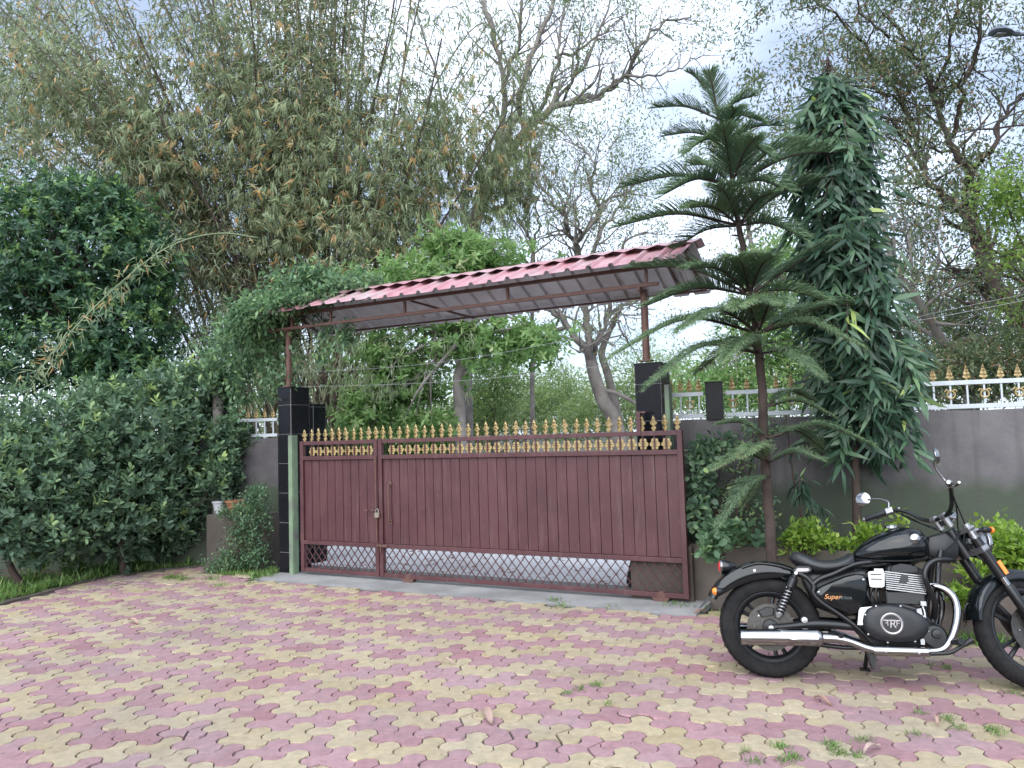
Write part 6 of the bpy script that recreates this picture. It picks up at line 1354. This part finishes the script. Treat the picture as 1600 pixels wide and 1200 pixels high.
tb = MB().prism([(.612, .578), (.606, .66), (.612, .672), (.645, .676), (.648, .692), (.700, .692), (.708, .66), (.700, .580), (.685, .572), (.625, .572)], -.172, .172, .03).build('throttle_cover', BKM['chrome'], bike, smooth=.5)
for z in (.652, .625): MB().box((.655, -.1725, z), (.062, .004, .008)).build('slot', BKM['frame'], tb)
for q in range(3): bt('hose', [(.62 + .03 * q, -.12, .58), (.60 + .03 * q, -.15, .53), (.63 + .02 * q, -.14, .48)], .008, BKM['frame'], 8)
bt('oil_line', [(.90, -.17, .47), (.905, -.185, .42), (.895, -.19, .33), (.885, -.188, .27)], .007, BKM['alu'], 8)
MB().box((.905, -.165, .485), (.035, .03, .03)).build('sensor', BKM['alu'], bike, bevel=.004)
# exhausts
for sg in (-1, 1):
    hp_ = [(.915, sg * .10, .575), (.965, sg * .125, .590), (1.03, sg * .15, .575), (1.075, sg * .165, .525), (1.085, sg * .172, .45), (1.065, sg * .18, .36), (1.03, sg * .187, .285), (.98, sg * .195, .228), (.90, sg * .205, .210)]
    ex = bt('exhaust_header', hp_, .0235, BKM['chrome'], 14, bike, 8)
    bt('exhaust_shield', [(.895, sg * .207, .210), (.88, sg * .208, .210), (.62, sg * .216, .208), (.60, sg * .217, .210)], [.026, .029, .029, .026], BKM['chrome'], 16, ex)
    for x in (.66, .84): MB().lathe([(.001, sg * .250), (.008, sg * .249), (.010, sg * .238)], 10, (x, 0, .208), 'y').build('clamp_screw', BKM['alu'], ex, smooth=.8)
    bt('exhaust_link', [(.61, sg * .216, .210), (.55, sg * .218, .224), (.48, sg * .22, .250), (.40, sg * .222, .268), (.29, sg * .225, .270)], [.024, .024, .023, .026, .030], BKM['chrome'], 14, ex)
    mf = MB().tube([(.315, sg * .225, .271), (.305, sg * .225, .271), (.295, sg * .225, .271), (.10, sg * .227, .266), (-.10, sg * .23, .261), (-.162, sg * .231, .259), (-.168, sg * .231, .259), (-.166, sg * .231, .259), (-.14, sg * .231, .259)], [.034, .045, .0505, .051, .0495, .0485, .047, .040, .038], 24).build('muffler', BKM['chrome'], bike, smooth=.6)
    shd = []
    for x in np.linspace(.285, .07, 8):
        top_ = 1.15; cut = .15 + .9 * max(0, (.14 - x) / .07) if x < .14 else .15
        shd.append([(x, sg * .226 + sg * .054 * math.cos(a), .2705 + (x - .3) * .02 + .054 * math.sin(a)) for a in np.linspace(-.3 + cut * .6, 1.9, 9)])
    MB().loft(shd, cap=False, closed=False).build('muffler_guard', BKM['chrome'], mf, smooth=4)
# crash guard, pegs, pedal, stand
for sg in (-1, 1):
    bt('crash_guard', [(1.125, sg * .06, .738), (1.10, sg * .14, .745), (1.04, sg * .20, .748), (.985, sg * .215, .742), (.94, sg * .225, .712), (.916, sg * .232, .66), (.925, sg * .225, .60), (.965, sg * .185, .50), (.97, sg * .12, .40)], .0165, BKM['frame'], 10, bike, 8)
    bt('foot_peg', [(1.0, sg * .13, .255), (1.03, sg * .20, .27), (1.06, sg * .29, .285)], [.012, .014, .02], BKM['satin'], 10)
    bt('rear_peg', [(.36, sg * .15, .295), (.40, sg * .20, .295), (.42, sg * .25, .29)], [.010, .012, .016], BKM['satin'], 10)
bt('brake_pedal', [(.90, -.235, .205), (1.00, -.245, .215), (1.07, -.25, .255), (1.13, -.25, .295)], [.012, .012, .011, .02], BKM['satin'], 8)
bt('brake_linkage', [(.30, -.17, .225), (.45, -.18, .215), (.58, -.18, .225)], .014, BKM['frame'], 8)
bt('side_stand', [(.62, .13, .22), (.615, .17, .14), (.605, .225, .045)], .013, BKM['frame'], 8)
MB().box((.605, .232, .043), (.06, .05, .012), Matrix.Rotation(math.radians(9), 3, 'X')).build('stand_foot', BKM['frame'], bike)
b = MB().prism([(.585, .205), (.60, .12), (.612, .075), (.63, .075), (.635, .125), (.65, .20)], -.03, .03, .04); b.build('centre_bracket', BKM['frame'], bike, smooth=.6)
# fork, clamps, headlamp, bars: all turned about the steering axis
FD = Vector((1.184 - 1.5, 0, .93 - .328)).normalized()
for sg in (-1, 1):
    ax_ = Vector((1.5, sg * .098, .328)); fo = MB().tube([ax_ - FD * .03, ax_ + FD * .02, ax_ + FD * .03, ax_ + FD * .27, ax_ + FD * .28, ax_ + FD * .29], [.024, .027, .030, .030, .027, .021], 16).xf(ST).build('fork_leg', BKM['frame'], bike, smooth=.7)
    MB().tube([ax_ + FD * .285, ax_ + FD * .345], .0215, 16).xf(ST).build('stanchion', BKM['chrome'], fo, smooth=.7)
    MB().tube([ax_ + FD * .34, ax_ + FD * .345, ax_ + FD * .60], [.024, .031, .031], 16).xf(ST).build('fork_cover', BKM['frame'], fo, smooth=.7)
    r_ = ax_ + FD * .40; MB().box(r_ + Vector((.02, sg * .034, 0)), (.026, .006, .085), Matrix.Rotation(-math.radians(27.6), 3, 'Y')).xf(ST).build('reflector', BKM['orange'], fo)
    MB().tube([ax_ + FD * .60, ax_ + FD * .70], .0215, 14).xf(ST).build('upper_stanchion', BKM['alu'], fo, smooth=.7)
    ind = MB().lathe([(.001, .0), (.012, .002), (.020, .012), (.021, .03), (.015, .055), (.001, .06)], 14, ax='x').xf(ST @ Matrix.Translation((1.225, sg * .165, .90))).build('front_indicator', BKM['satin'], bike, smooth=.9)
    MB().lathe([(.001, .085), (.013, .081), (.021, .066), (.021, .056)], 14, ax='x').xf(ST @ Matrix.Translation((1.225, sg * .165, .90))).build('lens', BKM['orange'], ind, smooth=.9)
    bt('indicator_stalk', [(1.24, sg * .15, .90), (1.23, sg * .06, .90)], .008, BKM['satin'], 8, T=ST)
def fz(s_): return Vector((1.5, 0, .328)) + FD * s_
for nm, s_, hw, th in (('lower_clamp', .53, .135, .036), ('upper_clamp', .665, .13, .026)):
    c = fz(s_); xx = Vector((FD.z, 0, -FD.x)); o = MB().prism([(-hw, -.02), (-hw + .02, -.034), (hw - .02, -.034), (hw, -.02), (hw, .03), (.05, .045), (-.05, .045), (-hw, .03)], -th / 2, th / 2, .02)
    Rm = Matrix(((0, FD.x, -xx.x), (1, FD.y, 0), (0, FD.z, -xx.z))).to_4x4(); o.xf(ST @ Matrix.Translation(c + xx * .0) @ Rm).build(nm, BKM['alu'], bike, smooth=.5)
hl = ST @ Matrix.Translation((1.305, 0, .855)) @ Matrix.Rotation(.05, 4, 'Y')
lamp = MB().lathe([(.001, -.12), (.045, -.115), (.078, -.08), (.092, -.02), (.094, .02)], 28, ax='x').xf(hl).build('headlamp', BKM['black'], bike, smooth=.9)
MB().lathe([(.095, .012), (.099, .022), (.095, .036), (.086, .034)], 28, ax='x', closed=True).xf(hl).build('headlamp_ring', BKM['chrome'], lamp, smooth=.8); MB().lathe([(.001, .045), (.05, .042), (.088, .026), (.086, .018)], 28, ax='x').xf(hl).build('lens', BKM['lens'], lamp, smooth=.9)
for sg in (-1, 1): MB().prism([(1.19, .86), (1.20, .92), (1.245, .925), (1.285, .87), (1.28, .83), (1.23, .82)], sg * .098, sg * .112, .03).xf(ST).build('lamp_bracket', BKM['alu'], bike, smooth=.5)
MB().lathe([(.001, .0), (.05, .002), (.056, .012), (.056, .04), (.04, .05), (.001, .05)], 26, (0, 0, 0)).xf(ST @ Matrix.Translation((1.16, 0, .985)) @ Matrix.Rotation(-.6, 4, 'Y')).build('instrument', BKM['chrome'], bike, smooth=.8)
BAR = [(1.075, 0, 1.0), (1.078, .07, 1.003), (1.065, .15, 1.035), (1.03, .22, 1.095), (.985, .28, 1.125), (.93, .345, 1.118), (.86, .43, 1.095)]
bar_all = [(x, -y, z) for x, y, z in reversed(BAR[1:])] + BAR
hb = bt('handlebar', bar_all, .0125, BKM['frame'], 10, bike, 6, ST)
for sg in (-1, 1):
    for yy in (.045,): MB().tube([(1.115, sg * yy, .94), (1.09, sg * yy, .985), (1.078, sg * yy, 1.005)], [.02, .02, .022], 12).xf(ST).build('riser', BKM['alu'], hb, smooth=.8)
    MB().lathe([(.02, -.02), (.02, .02)], 14, (1.077, sg * .045, 1.004), 'y').xf(ST).build('bar_clamp', BKM['alu'], hb, smooth=.7)
    g0, g1 = Vector((.942, sg * .333, 1.119)), Vector((.856, sg * .437, 1.093)); gd = (g1 - g0).normalized()
    gp = MB().tube([g0, g0 + gd * .004, g1 - gd * .004, g1], [.014, .0185, .0185, .016], 14).xf(ST).build('grip', BKM['vinyl'], hb, smooth=.7)
    MB().tube([g1, g1 + gd * .004, g1 + gd * .016], [.014, .017, .011], 14).xf(ST).build('bar_end', BKM['alu'], gp, smooth=.8)
    s0 = g0 - gd * .03; MB().bar(g0 - gd * .055, g0 - gd * .006, .036, .042).xf(ST).build('switch_block', BKM['alu'], hb, bevel=.006)
    MB().tube([Vector((1.00, sg * .265, 1.128)), Vector((1.02, sg * .29, 1.13)), Vector((.985, sg * .36, 1.115)), Vector((.93, sg * .43, 1.10))], [.010, .009, .007, .008], 8).xf(ST).build('lever', BKM['chrome'], hb, smooth=.9)
    # mirror
    if sg > 0: mr0, mr1, mr2, mr3, tw = Vector((.955, .305, 1.14)), Vector((.965, .315, 1.19)), Vector((.94, .37, 1.225)), Vector((.90, .44, 1.235)), .75
    else: mr0, mr1, mr2, mr3, tw = Vector((.955, -.305, 1.13)), Vector((.93, -.30, 1.17)), Vector((.885, -.31, 1.23)), Vector((.865, -.345, 1.262)), -.62
    ms = bt('mirror_stem', [mr0, mr1, mr2, mr3], .0055, BKM['chrome'], 8, bike, 5, ST)
    mm = ST @ Matrix.Translation(mr3 + Vector((-.01, sg * .035, .012))) @ Matrix.Rotation(tw, 4, 'Z')
    MB().lathe([(.001, .022), (.03, .018), (.047, .006), (.050, -.004), (.047, -.007)], 26, ax='x').xf(mm).build('mirror_shell', BKM['chrome'], ms, smooth=.9); MB().lathe([(.001, -.0062), (.046, -.0062), (.046, -.004)], 26, ax='x').xf(mm).build('mirror_glass', BKM['mirror'], ms)
    bt('cable', [(.985, sg * .28, 1.11), (1.06, sg * .20, 1.03), (1.13, sg * .09, .95), (1.14, sg * .05, .86), (1.06, sg * .03, .78)], .005, BKM['frame'], 6, hb, 6, ST)
    bt('cable', [(1.0, sg * .26, 1.10), (1.10, sg * .17, 1.0), (1.17, sg * .10, .93), (1.17, sg * .06, .85)], .004, BKM['frame'], 6, hb, 6, ST)
bt('brake_hose', [(1.20, -.06, .80), (1.36, -.085, .62), (1.45, -.09, .48), (1.46, -.08, .43)], .005, BKM['frame'], 6, bike, 6, ST)
